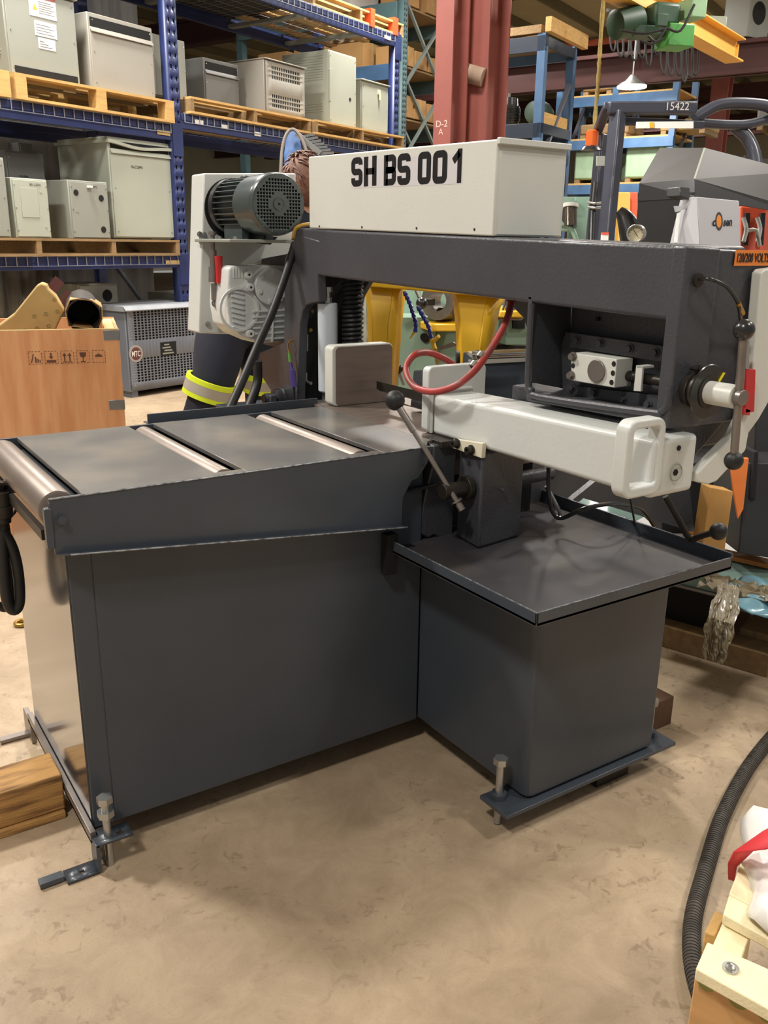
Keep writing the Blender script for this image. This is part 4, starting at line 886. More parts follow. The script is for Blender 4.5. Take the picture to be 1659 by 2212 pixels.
# printed symbols
sx = [(-.358+k*.0615) for k in range(5)]; sz_ = ch-.135; s_ = .050
def pr(name, polys):
    b = MB()
    for pg in polys: b.prism([V((x, -.0005, z)) for x, z in pg], (0, -.0006, 0))
    return b.build(name, mat('brown_print', '#5f4030', .7), crate, local=True)
def sqf(x, z, s):
    out = []
    for k in range(4):
        a = s*.25*k; out += [[(x+a+.001, z), (x+a+s*.17, z), (x+a+s*.17, z+.0018), (x+a+.001, z+.0018)], [(x+a+.001, z+s), (x+a+s*.17, z+s), (x+a+s*.17, z+s+.0018), (x+a+.001, z+s+.0018)],
                [(x, z+a), (x+.0018, z+a), (x+.0018, z+a+s*.17), (x, z+a+s*.17)], [(x+s, z+a), (x+s+.0018, z+a), (x+s+.0018, z+a+s*.17), (x+s, z+a+s*.17)]]
    return out
for k, x in enumerate(sx):
    g2 = sqf(x, sz_, s_); X, Z = x+s_/2, sz_
    if k == 0: g2 += [[(x+.008, Z+.006), (x+.012, Z+.006), (x+.022, Z+.042), (x+.018, Z+.042)], [(x+.024, Z+.006), (x+.030, Z+.006), (x+.030, Z+.026), (x+.024, Z+.032)], [(x+.033, Z+.006), (x+.038, Z+.006), (x+.038, Z+.02), (x+.033, Z+.022)], [(x+.041, Z+.006), (x+.045, Z+.006), (x+.045, Z+.018), (x+.041, Z+.018)]]
    if k == 1: g2 += [[(X-.018, Z+.005), (X+.018, Z+.005), (X+.018, Z+.016), (X-.018, Z+.016)], [(X-.003, Z+.028), (X+.003, Z+.028), (X+.003, Z+.045), (X-.003, Z+.045)], [(X-.009, Z+.030), (X, Z+.019), (X+.009, Z+.030)]]
    if k == 2:
        g2 += [[(X-.018, Z+.005), (X+.018, Z+.005), (X+.018, Z+.008), (X-.018, Z+.008)]]
        for q in (-.010, .010): g2 += [[(X+q-.0025, Z+.010), (X+q+.0025, Z+.010), (X+q+.0025, Z+.032), (X+q-.0025, Z+.032)], [(X+q-.008, Z+.031), (X+q+.008, Z+.031), (X+q, Z+.044)]]
    if k == 3: g2 += [[(X-.013, Z+.044), (X-.011, Z+.028), (X-.003, Z+.023), (X+.003, Z+.023), (X+.011, Z+.028), (X+.013, Z+.044)], [(X-.0015, Z+.008), (X+.0015, Z+.008), (X+.0015, Z+.024), (X-.0015, Z+.024)], [(X-.009, Z+.005), (X+.009, Z+.005), (X+.009, Z+.008), (X-.009, Z+.008)]]
    if k == 4: g2 += [[(X-.016, Z+.024), (X-.012, Z+.031), (X-.005, Z+.035), (X+.005, Z+.035), (X+.012, Z+.031), (X+.016, Z+.024)], [(X-.001, Z+.036), (X+.001, Z+.036), (X+.001, Z+.040), (X-.001, Z+.040)]]
    pr('handling_symbol', g2)
def cl(px, py, v): return at(px, py, pl=((CO+cyv*v), cyv))
kb = MB().prism([cl(*p, .10) for p in ((-60, 745), (28, 680), (78, 618), (88, 612), (100, 616), (104, 626), (120, 640), (139, 672), (126, 700), (112, 730), (60, 745))], cyv*.16).build('wrapped_bundle', 'kraft', bevel=.006)
tag(kb, 'torn tan foam-wrapped bundle leaning in the plywood crate', 'bundle')
for i in range(5):
    for j in range(4):
        c0 = cl(30+i*22+j*3, 725-i*18+j*13-6, .0985); MB().ring(c0, c0-cyv*.0012, .008, .005, 10).build('printed_ring', mat('faded_print', '#8f7d4a', .7), kb) if (i+j) % 2 == 0 else None
tc0, tc1 = cl(181, 680, .06), cl(150, 640, .50)
hx = []
tb2 = MB().ring(cl(181, 682, .05), cl(176, 660, .40), .070, .064, 32).cyl(cl(176, 660, .38), cl(176, 660, .40), .066, n=28).build('cardboard_tube', mat('dark_tube', '#2e2620', .6)); tag(tb2, 'dark round tube in a cardboard sleeve lying in the crate', 'tube')
hb2 = [cl(*p, .045) for p in ((147, 705), (140, 672), (150, 648), (165, 645), (198, 648), (221, 664), (222, 690), (214, 712))]
MB().prism(hb2, cyv*.30).build('cardboard_sleeve', 'cardboard', tb2) if False else None
b = MB(); inn_ = []
c0 = cl(181, 682, .045)
for i, p in enumerate(hb2):
    q = p; d = (c0-p); inn_.append(p+d*.05)
nH = len(hb2); vs = hb2+inn_+[p+cyv*.3 for p in hb2]+[p+cyv*.3 for p in inn_]; fs = []
for i in range(nH):
    j = (i+1) % nH; fs += [(i, j, nH+j, nH+i), (i, 2*nH+i, 2*nH+j, j), (nH+i, nH+j, 3*nH+j, 3*nH+i)]
b.add(vs, fs).build('cardboard_sleeve', 'cardboard', tb2)
rb = mat('red_brown_laminate', '#5b2a26', .5)
for lab, p0, p1, w_ in (('long red-brown strip sticking out of the crate behind the bundle', (100, 640), (129, 604), .045), ('short dark red strip leaning beside the cardboard sleeve', (132, 672), (155, 634), .06)):
    o = MB().bar(cl(*p0, .34), cl(*p1, .36), w_, .012, up=tuple(cyv)).build('laminate_strip', rb); tag(o, lab, 'strip')

# ================================================================== PERSON BEHIND THE MACHINE
def skin_fig(name, verts, edges, radii, m, parent=None, sub=2):
    me = bpy.data.meshes.new(name); me.from_pydata(verts, edges, []); o = bpy.data.objects.new(name, me); COL.objects.link(o)
    md = o.modifiers.new('skin', 'SKIN'); 
    for i, v in enumerate(me.skin_vertices[0].data): v.radius = (radii[i], radii[i]*(1 if i not in WID else WID[i])); v.use_root = (i == 0)
    s = o.modifiers.new('smooth', 'SUBSURF'); s.levels = sub; s.render_levels = sub; me.materials.append(m_(m) if isinstance(m, str) else m)
    for p in me.polygons: p.use_smooth = True
    md.use_smooth_shade = True
    if parent is not None: o.parent = parent
    return o
pd = 4.0
hip = at(520, 690, d=4.05); 
pb = V((hip.x, hip.y, 0))
person = thing('person', 'person with short brown hair in navy work clothes with yellow-silver bands, bending behind the saw', 'person', pb)
def pl_(px, py, d=4.0): return at(px, py, d=d)-pb
kneeL = pl_(462, 822, 3.95); ankL = V((kneeL.x-.17, kneeL.y+.10, .10)); toeL = ankL+V((-.02, -.18, -.05))
kneeR = pl_(566, 835, 4.15); ankR = V((kneeR.x+.02, kneeR.y+.10, .10)); toeR = ankR+V((-.08, -.17, -.05))
neck = pl_(650, 440, 4.05); head = pl_(660, 396, 4.02)
hp = V((hip.x, hip.y, hip.z))-pb
hL, hR = hp+V((-.09, .0, -.04)), hp+V((.10, .04, -.04))
mid1 = hp.lerp(neck, .35); chest = hp.lerp(neck, .75)
shL, shR = chest+V((-.16, -.04, .05)), chest+V((.19, .05, .03))
elL, elR = shL+V((.04, -.18, -.22)), shR+V((.10, -.16, -.20)); wrL, wrR = elL+V((.22, -.06, -.06)), elR+V((.02, -.2, .04))
WID = {1: .8, 2: .75, 3: .8}
vs = [hp, mid1, chest, neck-V((0, 0, .02)), hL, hL.lerp(kneeL, .5), kneeL, kneeL.lerp(ankL, .45), ankL, hR, hR.lerp(kneeR, .5), kneeR, ankR, shL, elL, wrL, shR, elR, wrR]
ed = [(0, 1), (1, 2), (2, 3), (0, 4), (4, 5), (5, 6), (6, 7), (7, 8), (0, 9), (9, 10), (10, 11), (11, 12), (2, 13), (13, 14), (14, 15), (2, 16), (16, 17), (17, 18)]
ra = [.16, .15, .165, .06, .14, .125, .10, .095, .08, .12, .105, .085, .07, .075, .058, .042, .075, .058, .042]
skin_fig('work_clothes', vs, ed, ra, 'navycloth', person)
WID = {}
skinm = mat('skin', '#c99a80', .5, var=.05)
MB().sph(head+V((.0, .0, -.012)), .10, 24, sz=(.80, .95, 1.12)).cyl(neck-V((0, 0, .05)), head-V((0, 0, .05)), .055, n=16).sph(head+V((-.072, -.0, -.02)), .022, 10, sz=(.5, 1, 1.5)).sph(head+V((.02, .10, -.03)), .018, 10).build('head', skinm, person, local=True)
hm = mat('brown_hair', '#7b5545', .6, var=.3, scale=30, stretch=(1, 1, 5), bump=.6, bscale=60)
hv = MB().sph(head+V((-.006, -.014, .010)), .110, 30, sz=(.86, .98, 1.10))
hv.v = [v+V((random.uniform(-.002, .002), random.uniform(-.002, .002), random.uniform(-.002, .003))) for v in hv.v]
hair_ = hv.build('hair', hm, person, local=True)
lk = MB(); rh_ = random.Random(5); hc_ = head+V((-.006, -.014, .010))
for _ in range(170):
    a_, e_ = rh_.uniform(0, 6.283), rh_.uniform(-.1, 1.45); dn0 = V((math.cos(a_)*math.cos(e_)*.86, math.sin(a_)*math.cos(e_)*.98, math.sin(e_)*1.1)); tg = V((-math.sin(a_)*.6+rh_.uniform(-.4, .4), math.cos(a_)*.6+rh_.uniform(-.4, .4), -.7))
    p0_ = hc_+dn0*.110; tg = (tg-dn0*tg.dot(dn0)/dn0.dot(dn0)).normalized()
    lk.tube([p0_, p0_+tg*.022+dn0*.006, p0_+tg*.045+dn0*.002], .0045, n=5, smooth=2, rad=lambda t: .0058*(1-t)+.001)
lo2 = lk.build('hair_locks', mat('brown_hair_locks', '#6a4535', .55, var=.3, scale=40), hair_, local=True); lo2['kind'] = 'stuff'
for s_h, wv in ((1, wrL), (2, wrR)):
    vv = [wv, wv+V((.05, -.03, -.01))]; ee = [(0, 1)]; rr = [.030, .034]
    for f in range(4):
        b0 = len(vv); base = vv[1]+V((.035, -.03+.02*f, .0)); vv += [base, base+V((.03, -.01, -.012)), base+V((.045, -.012, -.034))]; ee += [(1, b0), (b0, b0+1), (b0+1, b0+2)]; rr += [.0095, .009, .008]
    b0 = len(vv); vv += [vv[0]+V((.04, -.06, .0)), vv[0]+V((.075, -.075, -.01))]; ee += [(0, b0), (b0, b0+1)]; rr += [.011, .009]
    skin_fig('hand', vv, ee, rr, skinm, person, 1)
hvy, hvs = mat('hi_vis_yellow', '#cde22c', .5, var=.05), mat('silver_reflective_tape', '#a09c92', .35, var=.08)
def band(c, d, r, h, m, nm): 
    c = c+pb; d = d.normalized(); return MB().ring(c-d*h/2, c+d*h/2, r+.004, r-.012, 28).build(nm, m, person)
for k_, a_, rad in ((kneeL, ankL, .104), (kneeR, ankR, .088)):
    d_ = (a_-k_).normalized(); c_ = k_.lerp(a_, .12 if k_ is kneeL else .0)+V((0, 0, .03))
    band(c_-d_*.033, d_, rad+.006, .022, hvy, 'yellow_band'); band(c_, d_, rad+.005, .046, hvs, 'silver_band'); band(c_+d_*.033, d_, rad+.004, .022, hvy, 'yellow_band')
for a_, t_ in ((ankL, toeL), (ankR, toeR)):
    MB().tube([a_+V((0, .05, -.045)), a_+V((0, 0, -.04)), a_.lerp(t_, .6)+V((0, 0, -.012)), t_], .05, n=14, rad=lambda t: .052-.014*t).build('boot', 'black', person, local=True)
# ================================================================== BUILDING STEEL
def inv_r(p): q = p-P0; return q.dot(U_), q.dot(N_), p.z
def hcol(name, u, v, w, dpt, label, tw=.014):
    b = MB().box((u, v-w/2, 0), (u+tw, v+w/2, CZ), FR).box((u+dpt-tw, v-w/2, 0), (u+dpt, v+w/2, CZ), FR).box((u+tw, v-.006, 0), (u+dpt-tw, v+.006, CZ), FR)
    o = b.build(name, 'redcol'); tag(o, label, 'column'); o['kind'] = 'structure'; return o
ca = inv_r(at(936, 300, d=6.5)); A = hcol('trim_90', ca[0], ca[1]-.07, .145, .24, 'red-brown steel column chalked D-2 A behind the saw guard')
cb_ = inv_r(at(1006, 300, d=6.7)); B = hcol('trim_91', cb_[0], cb_[1]-.08, .17, .34, 'wider red-brown steel column right of the chalked one')
for body, py, hh, px in (('D-2', 275, .045, 942), ('A', 291, .04, 947)):
    p = at(px, py, pl=(rl(ca[0]-.001, 0, 0), U_)); text('chalk_mark', body, p, -N_, Z_, hh, mat('chalk_pink', '#d9b0a6', .8), A)
pp = MB().tube([at(1000, 155, d=6.55), at(1045, 168, d=6.5)], .065, smooth=0, n=16).build('pipe_stub', mat('lagged_pipe', '#8d7765', .8, var=.3)); tag(pp, 'lagged pipe stub passing between the two red columns', 'pipe')
fc = inv_r(at(1548, 250, d=17)); C_ = MB().box((fc[0], fc[1]-.16, 0), (fc[0]+.04, fc[1]+.16, CZ), FR).box((fc[0]+.04, fc[1]-.02, 0), (fc[0]+.30, fc[1]+.02, CZ), FR).box((fc[0]+.30, fc[1]-.16, 0), (fc[0]+.34, fc[1]+.16, CZ), FR).build('trim_92', 'redcol'); C_['kind'] = 'structure'
# big dark girder in view, thin red gas pipe
def girder(i, px0, py0, px1, py1, h, d, m='redbeam'):
    a = at(px0, py0, d=d); q = inv_r(a); L_ = 14
    b = MB().box((q[0], q[1]-10, q[2]-h), (q[0]+.25, q[1]+12, q[2]-h+.05), FR).box((q[0]+.1, q[1]-10, q[2]-h), (q[0]+.15, q[1]+12, q[2]), FR).box((q[0], q[1]-10, q[2]-.05), (q[0]+.25, q[1]+12, q[2]), FR)
    o = b.build('trim_%d' % i, m); o['kind'] = 'structure'
girder(93, 1250, 122, 1659, 105, .42, 13)
girder(94, 1480, 275, 1659, 275, .20, 19)
o = MB().tube([rl(10, -6, 4.55), rl(10, 9, 4.55)], .05, smooth=0).build('trim_95', mat('red_pipe', '#b4583f', .5)); o['kind'] = 'structure'
# high bay lamps seen in the photo
def highbay(px, py, d, r, label):
    c = at(px, py, d=d); t = thing('high_bay_lamp', label, 'lamp', c)
    MB().cyl((0, 0, -.02), (0, 0, 0), r, n=28).build('diffuser', mat('lamp_glow', '#fffaf0', .5, emit=40), t, local=True)
    MB().lathe((0, 0, .0), (0, 0, 1), [(0, r*1.02), (.03, r*.9), (.07, r*.5), (.14, r*.2)], n=28).build('reflector', 'zinc', t, local=True)
    MB().cyl((0, 0, .13), (0, 0, CZ-c.z), .012).build('hanging_rod', 'zinc', t, local=True)
    l = lamp(c.x, c.y, c.z-.05, 45, r*2); return t
highbay(1365, 186, 12.6, .205, 'glowing round high bay lamp hanging above the far racks')
highbay(1013, 8, 13, .075, 'small bright lamp glimpsed between the two red columns')

# ================================================================== RACKS FURTHER BACK
def bolted_upright(par, u, v, h, w, m, step=.06):
    return upright(par, u, v, w, w*.8, h, m, step=step)
ct = at(868, 200, d=10.8); q = inv_r(ct)
teal = thing('pallet_rack', 'tall teal perforated rack with crossed braces just right of the blue rack', 'pallet rack', rl(q[0], q[1], 0), RZ, 'racks at the back')
bolted_upright(teal, 0, 0, 4.25, .11, 'teal'); bolted_upright(teal, 1.15, 0, 4.25, .09, 'teal')
MB().box((0, 2.6, 0), (.1, 2.7, 4.25)).build('upright', 'teal', teal, local=True); MB().box((1.15, 2.6, 0), (1.25, 2.7, 4.25)).build('upright', 'teal', teal, local=True)
bm_ = mat('grey_green_brace', '#6c7874', .5)
for z0 in (.5, 1.65, 2.25, 3.1):
    MB().bar((.08, .03, z0), (1.17, .03, z0+1.05), .035, .03).build('cross_brace', bm_, teal, local=True); MB().bar((.08, .06, z0+1.05), (1.17, .06, z0), .035, .03).build('cross_brace', bm_, teal, local=True)
MB().bar((.08, .03, 2.18), (1.17, .03, 2.18), .04, .03).build('cross_brace', bm_, teal, local=True)
for z in (4.02, 3.35, 2.75, 2.15):
    MB().box((-.02, .08, z-.16), (.02, 2.65, z+.02)).build('beam', 'blue2' if z < 4 else 'teal', teal, local=True, bevel=.004); MB().box((1.17, .08, z-.16), (1.21, 2.65, z+.02)).build('beam', 'teal', teal, local=True)
    MB().box((0, .1, z), (1.2, 2.6, z+.02)).build('shelf_board', 'palletd', teal, local=True)
def cbox(label, O, w, dp, h, m='cardboard', grp='cardboard boxes on the far racks', rz=RZ):
    t = thing('cardboard_box', label, 'box', O, rz, grp)
    MB().box((0, 0, 0), (w, dp, h)).build('carton', m, t, local=True, bevel=.004)
    MB().box((w*.45, -.002, h*.3), (w*.55, dp*.5, h+.002)).build('tape', 'kraft', t, local=True); return t
nb = 0
for z, items in ((4.04, ((.25, .1, .35), (.72, .1, .30))), (3.37, ((.18, .12, .22), (.50, .12, .20), (.82, .12, .18))), (2.77, ((.15, .1, .25), (.47, .1, .24), (.80, .1, .22)))):
    for i, (x, y, h) in enumerate(items):
        cbox('brown bin %s on the %s teal shelf' % (('nearest the upright', 'in the middle', 'at the far end')[i], {4.04: 'top', 3.37: 'second', 2.77: 'third'}[z]), rl(q[0]+x, q[1]+y, z+.021), .28, .4, h)
for k in range(3):
    cbox('carton in a row seen under the top deck of the blue rack, %s' % ('left', 'middle', 'right')[k], rl(q[0]+.03, q[1]+.6+k*.62, 3.371), .4, .5, .30)
wb = cbox('large white carton on the teal rack top behind the pallet', rl(q[0]+.05, q[1]+.8, 4.061), .6, 1.1, .6, 'white')
# dark blue rack, right of the columns
d0 = at(1172, 200, d=9.2); q = inv_r(d0)
nr = thing('pallet_rack', 'dark and steel blue rack with motors on its shelf, right of the red columns', 'pallet rack', rl(q[0], q[1], 0), RZ, 'racks at the back')
zt = at(1180, 78, d=9.2).z
for x in (0, .78):
    MB().box((x, 0, 0), (x+.035, .09, zt)).box((x+.035, .0, 0), (x+.08, .02, zt)).build('upright', 'blue2', nr, local=True, bevel=.002)
    MB().box((x, 1.2, 0), (x+.08, 1.3, zt)).build('upright', 'navy', nr, local=True)
MB().bar((.03, .03, 2.0), (.82, .03, 3.02), .045, .03).build('frame_brace', mat('grey_blue_brace', '#6b7280', .5), nr, local=True); MB().bar((.03, .03, 3.02-2.0), (.82, .03, 2.0), .045, .03).build('frame_brace', MATS['grey_blue_brace'], nr, local=True)
zs = [zt-.02, at(1180, 262, d=9.2).z, at(1180, 318, d=9.2).z, 1.2]
for z in zs:
    MB().box((0, .0, z-.15), (.04, 1.3, z)).build('beam', 'navy', nr, local=True, bevel=.003); MB().box((.78, .0, z-.12), (.82, 1.3, z)).build('beam', 'blue2', nr, local=True); MB().box((0, 0, z-.10), (.82, .04, z)).build('beam', 'navy', nr, local=True)
    MB().box((.04, .04, z-.02), (.78, 1.3, z-.002)).build('shelf_board', 'palletd', nr, local=True)
tm = MB().box((-.03, -.06, zt+.002), (.92, .03, zt+.14)).build('timber', 'pallet', nr, local=True) if False else None
def timber(label, a, b, w, h, m='pallet', grp=None):
    o = MB().bar(a, b, w, h).build('timber', m, bevel=.004); tag(o, label, 'timber', grp); return o
timber('pale timber lying across the top of the dark blue rack', rl(q[0]-.02, q[1]-.03, zt+.07), rl(q[0]+1.0, q[1]-.03, zt+.07), .07, .14)
timber('second timber across the top of the dark blue rack, behind the first', rl(q[0]+.10, q[1]+.35, zt+.05), rl(q[0]+.9, q[1]+.35, zt+.05), .07, .09)
timber('pale timber on the motor shelf of the dark blue rack', rl(q[0]+.06, q[1]+.06, zs[1]+.06), rl(q[0]+.78, q[1]+.06, zs[1]+.06), .07, .12)
timber('long stringer along the top of the dark blue rack', rl(q[0]+.03, q[1]+.05, zt+.04), rl(q[0]+.03, q[1]+1.25, zt+.04), .08, .08, 'palletd')
def emotor(label, c, r, L_, ax, m):
    t = thing('electric_motor', label, 'motor', c, 0, 'motors on the rack')
    ax = V(ax).normalized(); o = V((0, 0, r+.03))
    MB().lathe(o-ax*L_/2, ax, [(0, r*.7), (.02, r*.95), (L_*.3, r), (L_*.72, r), (L_*.75, r*.85), (L_, r*.8)], n=24).build('body', m, t, local=True)
    f = MB()
    for k in range(9): f.ring(o-ax*(L_*.28-.05*L_*k/1.0*1.0), o-ax*(L_*.28-.05*L_*k-.008), r*1.08, r*.9, 20)
    f.build('cooling_ribs', m, t, local=True)['kind'] = 'stuff'
    MB().cyl(o+ax*L_/2, o+ax*(L_/2+.05), r*.15).build('shaft', 'steel', t, local=True)
    MB().box((-r*.7, -r*.6, 0), (r*.7, r*.6, .05)).build('motor_base', m, t, local=True)
emotor('black flanged motor standing on the dark blue rack shelf', rl(q[0]+.32, q[1]+.55, zs[1]), .13, .30, (0, 0, 1), 'blackm')
emotor('green motor with a white tag on the dark blue rack shelf', rl(q[0]+.45, q[1]+.22, zs[1]), .12, .36, U_, mat('dusty_green_motor', '#43554a', .5))
o = MB().box((0, 0, 0), (.5, .6, .26), Matrix.Translation(rl(q[0]-.05, q[1]+.45, zs[2])) @ Matrix.Rotation(RZ, 4, 'Z')).build('white_carton', 'white', bevel=.004); tag(o, 'white carton on the dark blue rack just above the guard box', 'box')
# far blue racks
f0 = at(1200, 420, d=14.5); q = inv_r(f0)
fr = thing('pallet_rack', 'far steel blue rack with pallets under the glowing lamp', 'pallet rack', rl(q[0], q[1], 0), RZ, 'racks at the back')
e_ = inv_r(at(1455, 300, pl=(rl(q[0], 0, 0), U_)))
Lv = q[1]-e_[1]
for y in (0, -Lv*.5, -Lv):
    for x in (0, 1.0): MB().box((x, y, 0), (x+.09, y+.09, 3.75)).build('upright', 'blue2', fr, local=True)
    MB().bar((.05, y, 2.3), (1.0, y, 3.5), .05, .03).build('frame_brace', MATS['grey_blue_brace'], fr, local=True)
fz = [at(1330, y_, pl=(rl(q[0], 0, 0), U_)).z for y_ in (205, 300, 398)]
for z in fz:
    for x in (-.02, 1.06): MB().box((x, -Lv, z-.14), (x+.05, 0, z)).build('beam', 'blue2', fr, local=True)
    MB().box((.02, -Lv, z+.0), (1.05, 0, z+.03)).build('shelf_board', 'pallet', fr, local=True)
mint = mat('mint_paint', '#9db89a', .5)
k = 0
for z, its in ((fz[0]+.03, ((.3, .5, .2, 'palletd'),)), (fz[1]+.03, ((.3, .8, .22, 'palletd'), (1.6, .7, .2, 'kraft'), (3.0, .5, .3, 'encd'), (4.1, .6, .3, 'cardboard'))),
               (fz[2]+.03, ((.25, .6, .5, mint), (1.1, .7, .55, mint), (2.4, .9, .3, 'dark'), (3.6, .6, .45, 'greend')))):
    for (yy, ww, hh, mm2) in its:
        k += 1; t = thing('stored_part', ('', 'low crate on the top shelf of the far rack', 'brown part on the far rack middle shelf, first from the left', 'tan bundle on the far rack middle shelf, second from the left', 'grey case on the far rack middle shelf, third from the left', 'carton at the right end of the far rack middle shelf', 'mint box at the left end of the far rack lower shelf', 'second mint box on the far rack lower shelf', 'dark casting in the middle of the far rack lower shelf', 'dark green pump at the right of the far rack lower shelf')[k], 'part', rl(q[0]+.1, q[1]-yy-ww, z), RZ, 'goods on the far rack')
        MB().box((0, 0, .06), (.8, ww, hh)).build('body', mm2, t, local=True, bevel=.03); MB().box((0, .02, 0), (.8, .1, .06)).box((0, ww-.1, 0), (.8, ww-.02, .06)).build('skid', 'palletd', t, local=True)
        MB().cyl((.4, ww*.5, hh), (.4, ww*.5, hh+.06), .09, n=14).build('cap', mm2, t, local=True)
# ================================================================== OVERHEAD CRANE
ce = at(1586, 136, d=9.0); cr_ = thing('overhead_crane', 'yellow overhead crane girder with a green hoist, upper right', 'crane', ce)
U2 = V((-math.sin(math.radians(71)), -math.cos(math.radians(71)), 0))
Lc = 5.5; wv_ = U2.cross(Z_).normalized()
FC = Matrix((( U2.x, wv_.x, 0, ce.x), (U2.y, wv_.y, 0, ce.y), (0, 0, 1, ce.z), (0, 0, 0, 1)))
MB().box((0, -.09, 0), (Lc, .09, .018), FC).box((0, -.008, .014), (Lc, .008, .20), FC).box((0, -.09, .20), (Lc, .09, .214), FC).build('girder', 'yell2', cr_, bevel=.002)
MB().box((.0, -.03, .05), (.02, .03, .17), FC).build('end_stop', 'yell2', cr_)
def cbx(nm, px, py, px2, py2, d, dp, m, bev=.01):
    a = at(px, py2, d=d); c = at(px2, py, d=d); r = V((c-a)); r.z = 0; w_ = r.length; r.normalize(); nn = Z_.cross(r)
    F2 = Matrix(((r.x, nn.x, 0, a.x), (r.y, nn.y, 0, a.y), (0, 0, 1, a.z), (0, 0, 0, 1)))
    return MB().box((0, 0, 0), (w_, dp, abs(c.z-a.z)), F2).build(nm, m, cr_, bevel=bev)
cbx('hoist_control_box', 1442, 52, 1503, 98, 6.9, .22, 'green'); cbx('hoist_drum_cover', 1493, -5, 1530, 36, 6.9, .2, mat('pale_green_paint', '#8fb08a', .45))
cbx('trolley', 1412, 5, 1475, 52, 6.9, .2, 'greend', .03); cbx('electrical_box', 1520, 35, 1572, 62, 9.3, .3, 'encl3')
MB().lathe(at(1325, 55, d=6.9), at(1395, 40, d=7.0)-at(1325, 55, d=6.9), [(0, .08), (.02, .11), (.24, .11), (.27, .08)], n=24).build('hoist_motor', 'greend', cr_)
cbx('hoist_frame', 1370, 55, 1450, 75, 6.9, .2, 'greend', .01); cbx('trolley_wheel_plate', 1420, 30, 1445, 55, 6.8, .04, 'greend', .005)
for (x0, y0, x1, y1) in ((1340, 66, 1440, 62), (1385, 88, 1440, 60), (1440, 60, 1500, 10), (1400, 78, 1430, 84)):
    MB().tube([at(x0, y0, d=6.8), at((x0+x1)/2, max(y0, y1)+6, d=6.8), at(x1, y1, d=6.8)], .010, smooth=4).build('control_cable', 'black', cr_)
for k, (x, y0, dpth, d_) in enumerate(((1322, 55, 55, 9.2), (1338, 70, 52, 9.2), (1350, 75, 48, 9.2), (1368, 85, 45, 9.4), (1385, 85, 40, 9.5), (1400, 88, 55, 9.6), (1418, 88, 30, 9.6), (1432, 98, 62, 9.8), (1448, 98, 65, 9.9), (1465, 105, 58, 10.2), (1476, 112, 65, 10.3), (1488, 118, 48, 10.4), (1500, 120, 42, 10.5))):
    MB().tube([at(x-5, y0-30, d=d_), at(x-4, y0+dpth*.6, d=d_), at(x+2, y0+dpth, d=d_), at(x+8, y0+dpth*.7, d=d_), at(x+10, y0-28, d=d_)], .011, smooth=5, n=8).build('festoon_loop', 'black', cr_)
MB().bar(at(1312, 22, d=9.3), at(1515, 92, d=10.6), .03).build('festoon_rail', 'dark', cr_)
rp = at(1301, 35, d=8.0); rq = at(1281, 300, d=8.0)
o = MB().tube([V((rp.x, rp.y, CZ)), rp, rp.lerp(rq, .5)+U_*.02, rq], .022, smooth=8, n=8, rad=lambda t: .018+.004*math.sin(t*60)).build('hanging_rope', mat('yellow_brown_rope', '#8f7b42', .8, var=.3, scale=30), bevel=0); tag(o, 'fuzzy yellow-brown rope hanging from the roof beside the far racks', 'rope')
hu = thing('unit_heater', 'pale grey box unit hung under the roof at the upper right corner', 'heater', at(1605, 88, d=12))
MB().box((-.2, -.2, 0), (.25, .2, .55)).build('casing', 'encl', hu, local=True, bevel=.01); MB().cyl((-.1, 0, .55), (-.1, 0, CZ-at(1605, 88, d=12).z), .02).build('hanger', 'dark', hu, local=True)
MB().cyl((.0, -.205, .3), (.0, -.2, .3), .14, n=20).build('fan_opening', 'void', hu, local=True)

# ================================================================== LIFT TRUCK GUARD
D = 5.6
gm = mat('slate_grey_guard_paint', '#3b3e4b', .4, var=.08, coat=.2)
fl = thing('lift_truck', 'slate grey lift truck overhead guard numbered 15422, behind the dark saw hood', 'lift truck', at(1330, 520, d=D)-V((0, 0, at(1330, 520, d=D).z)))
def ft(px, py, d=D): return at(px, py, d=d)
MB().bar(ft(1312, 234), ft(1502, 234), .09, .075).build('front_bar', gm, fl, bevel=.012)
q1, q2 = ft(1438, 241, D-.06), ft(1490, 241, D-.06)
text('number', '15422', ft(1440, 238, D-.055), q2-q1, Z_, .046, 'white', fl, width=(q2-q1).length*.92)
MB().bar(ft(1335, 240), V((ft(1305, 520).x, ft(1305, 520).y, .3)), .09, .07).build('post', gm, fl, bevel=.01)
MB().bar(ft(1300, 290, D+.5), V((ft(1272, 520, D+.5).x, ft(1272, 520, D+.5).y, .3)), .07, .06).build('post', gm, fl, bevel=.01)
MB().bar(ft(1314, 228), ft(1290, 285, D+.45), .06, .05).build('side_bar', gm, fl, bevel=.008)
MB().bar(ft(1340, 262, D+.1), ft(1520, 270, D+.1), .05, .05).build('cross_bar', gm, fl, bevel=.008)
MB().tube([ft(1500, 256, D+.1), ft(1557, 226, D+.1), ft(1640, 226, D+.1), ft(1675, 240, D+.1), ft(1700, 270, D+.1)], .036, n=14, smooth=5).build('guard_tube', gm, fl)
MB().tube([ft(1498, 265, D+.15), ft(1600, 270, D+.15), ft(1660, 258, D+.15)], .030, n=12, smooth=3).build('guard_tube', gm, fl)
MB().tube([ft(1585, 272, D+.2), ft(1615, 300, D+.2), ft(1632, 345, D+.2), ft(1636, 420, D+.2)], .042, n=12, smooth=5).build('rear_leg', gm, fl)
b1 = MB().prism([ft(*p, D-.03) for p in ((1378, 263), (1498, 262), (1498, 277), (1377, 277))], (0, .015, 0)).build('sign_strip', 'white', fl)
MB().prism([ft(*p, D-.035) for p in ((1404, 264), (1413, 264), (1413, 276), (1404, 276))], (0, .004, 0)).build('yellow_mark', 'yellow', fl)
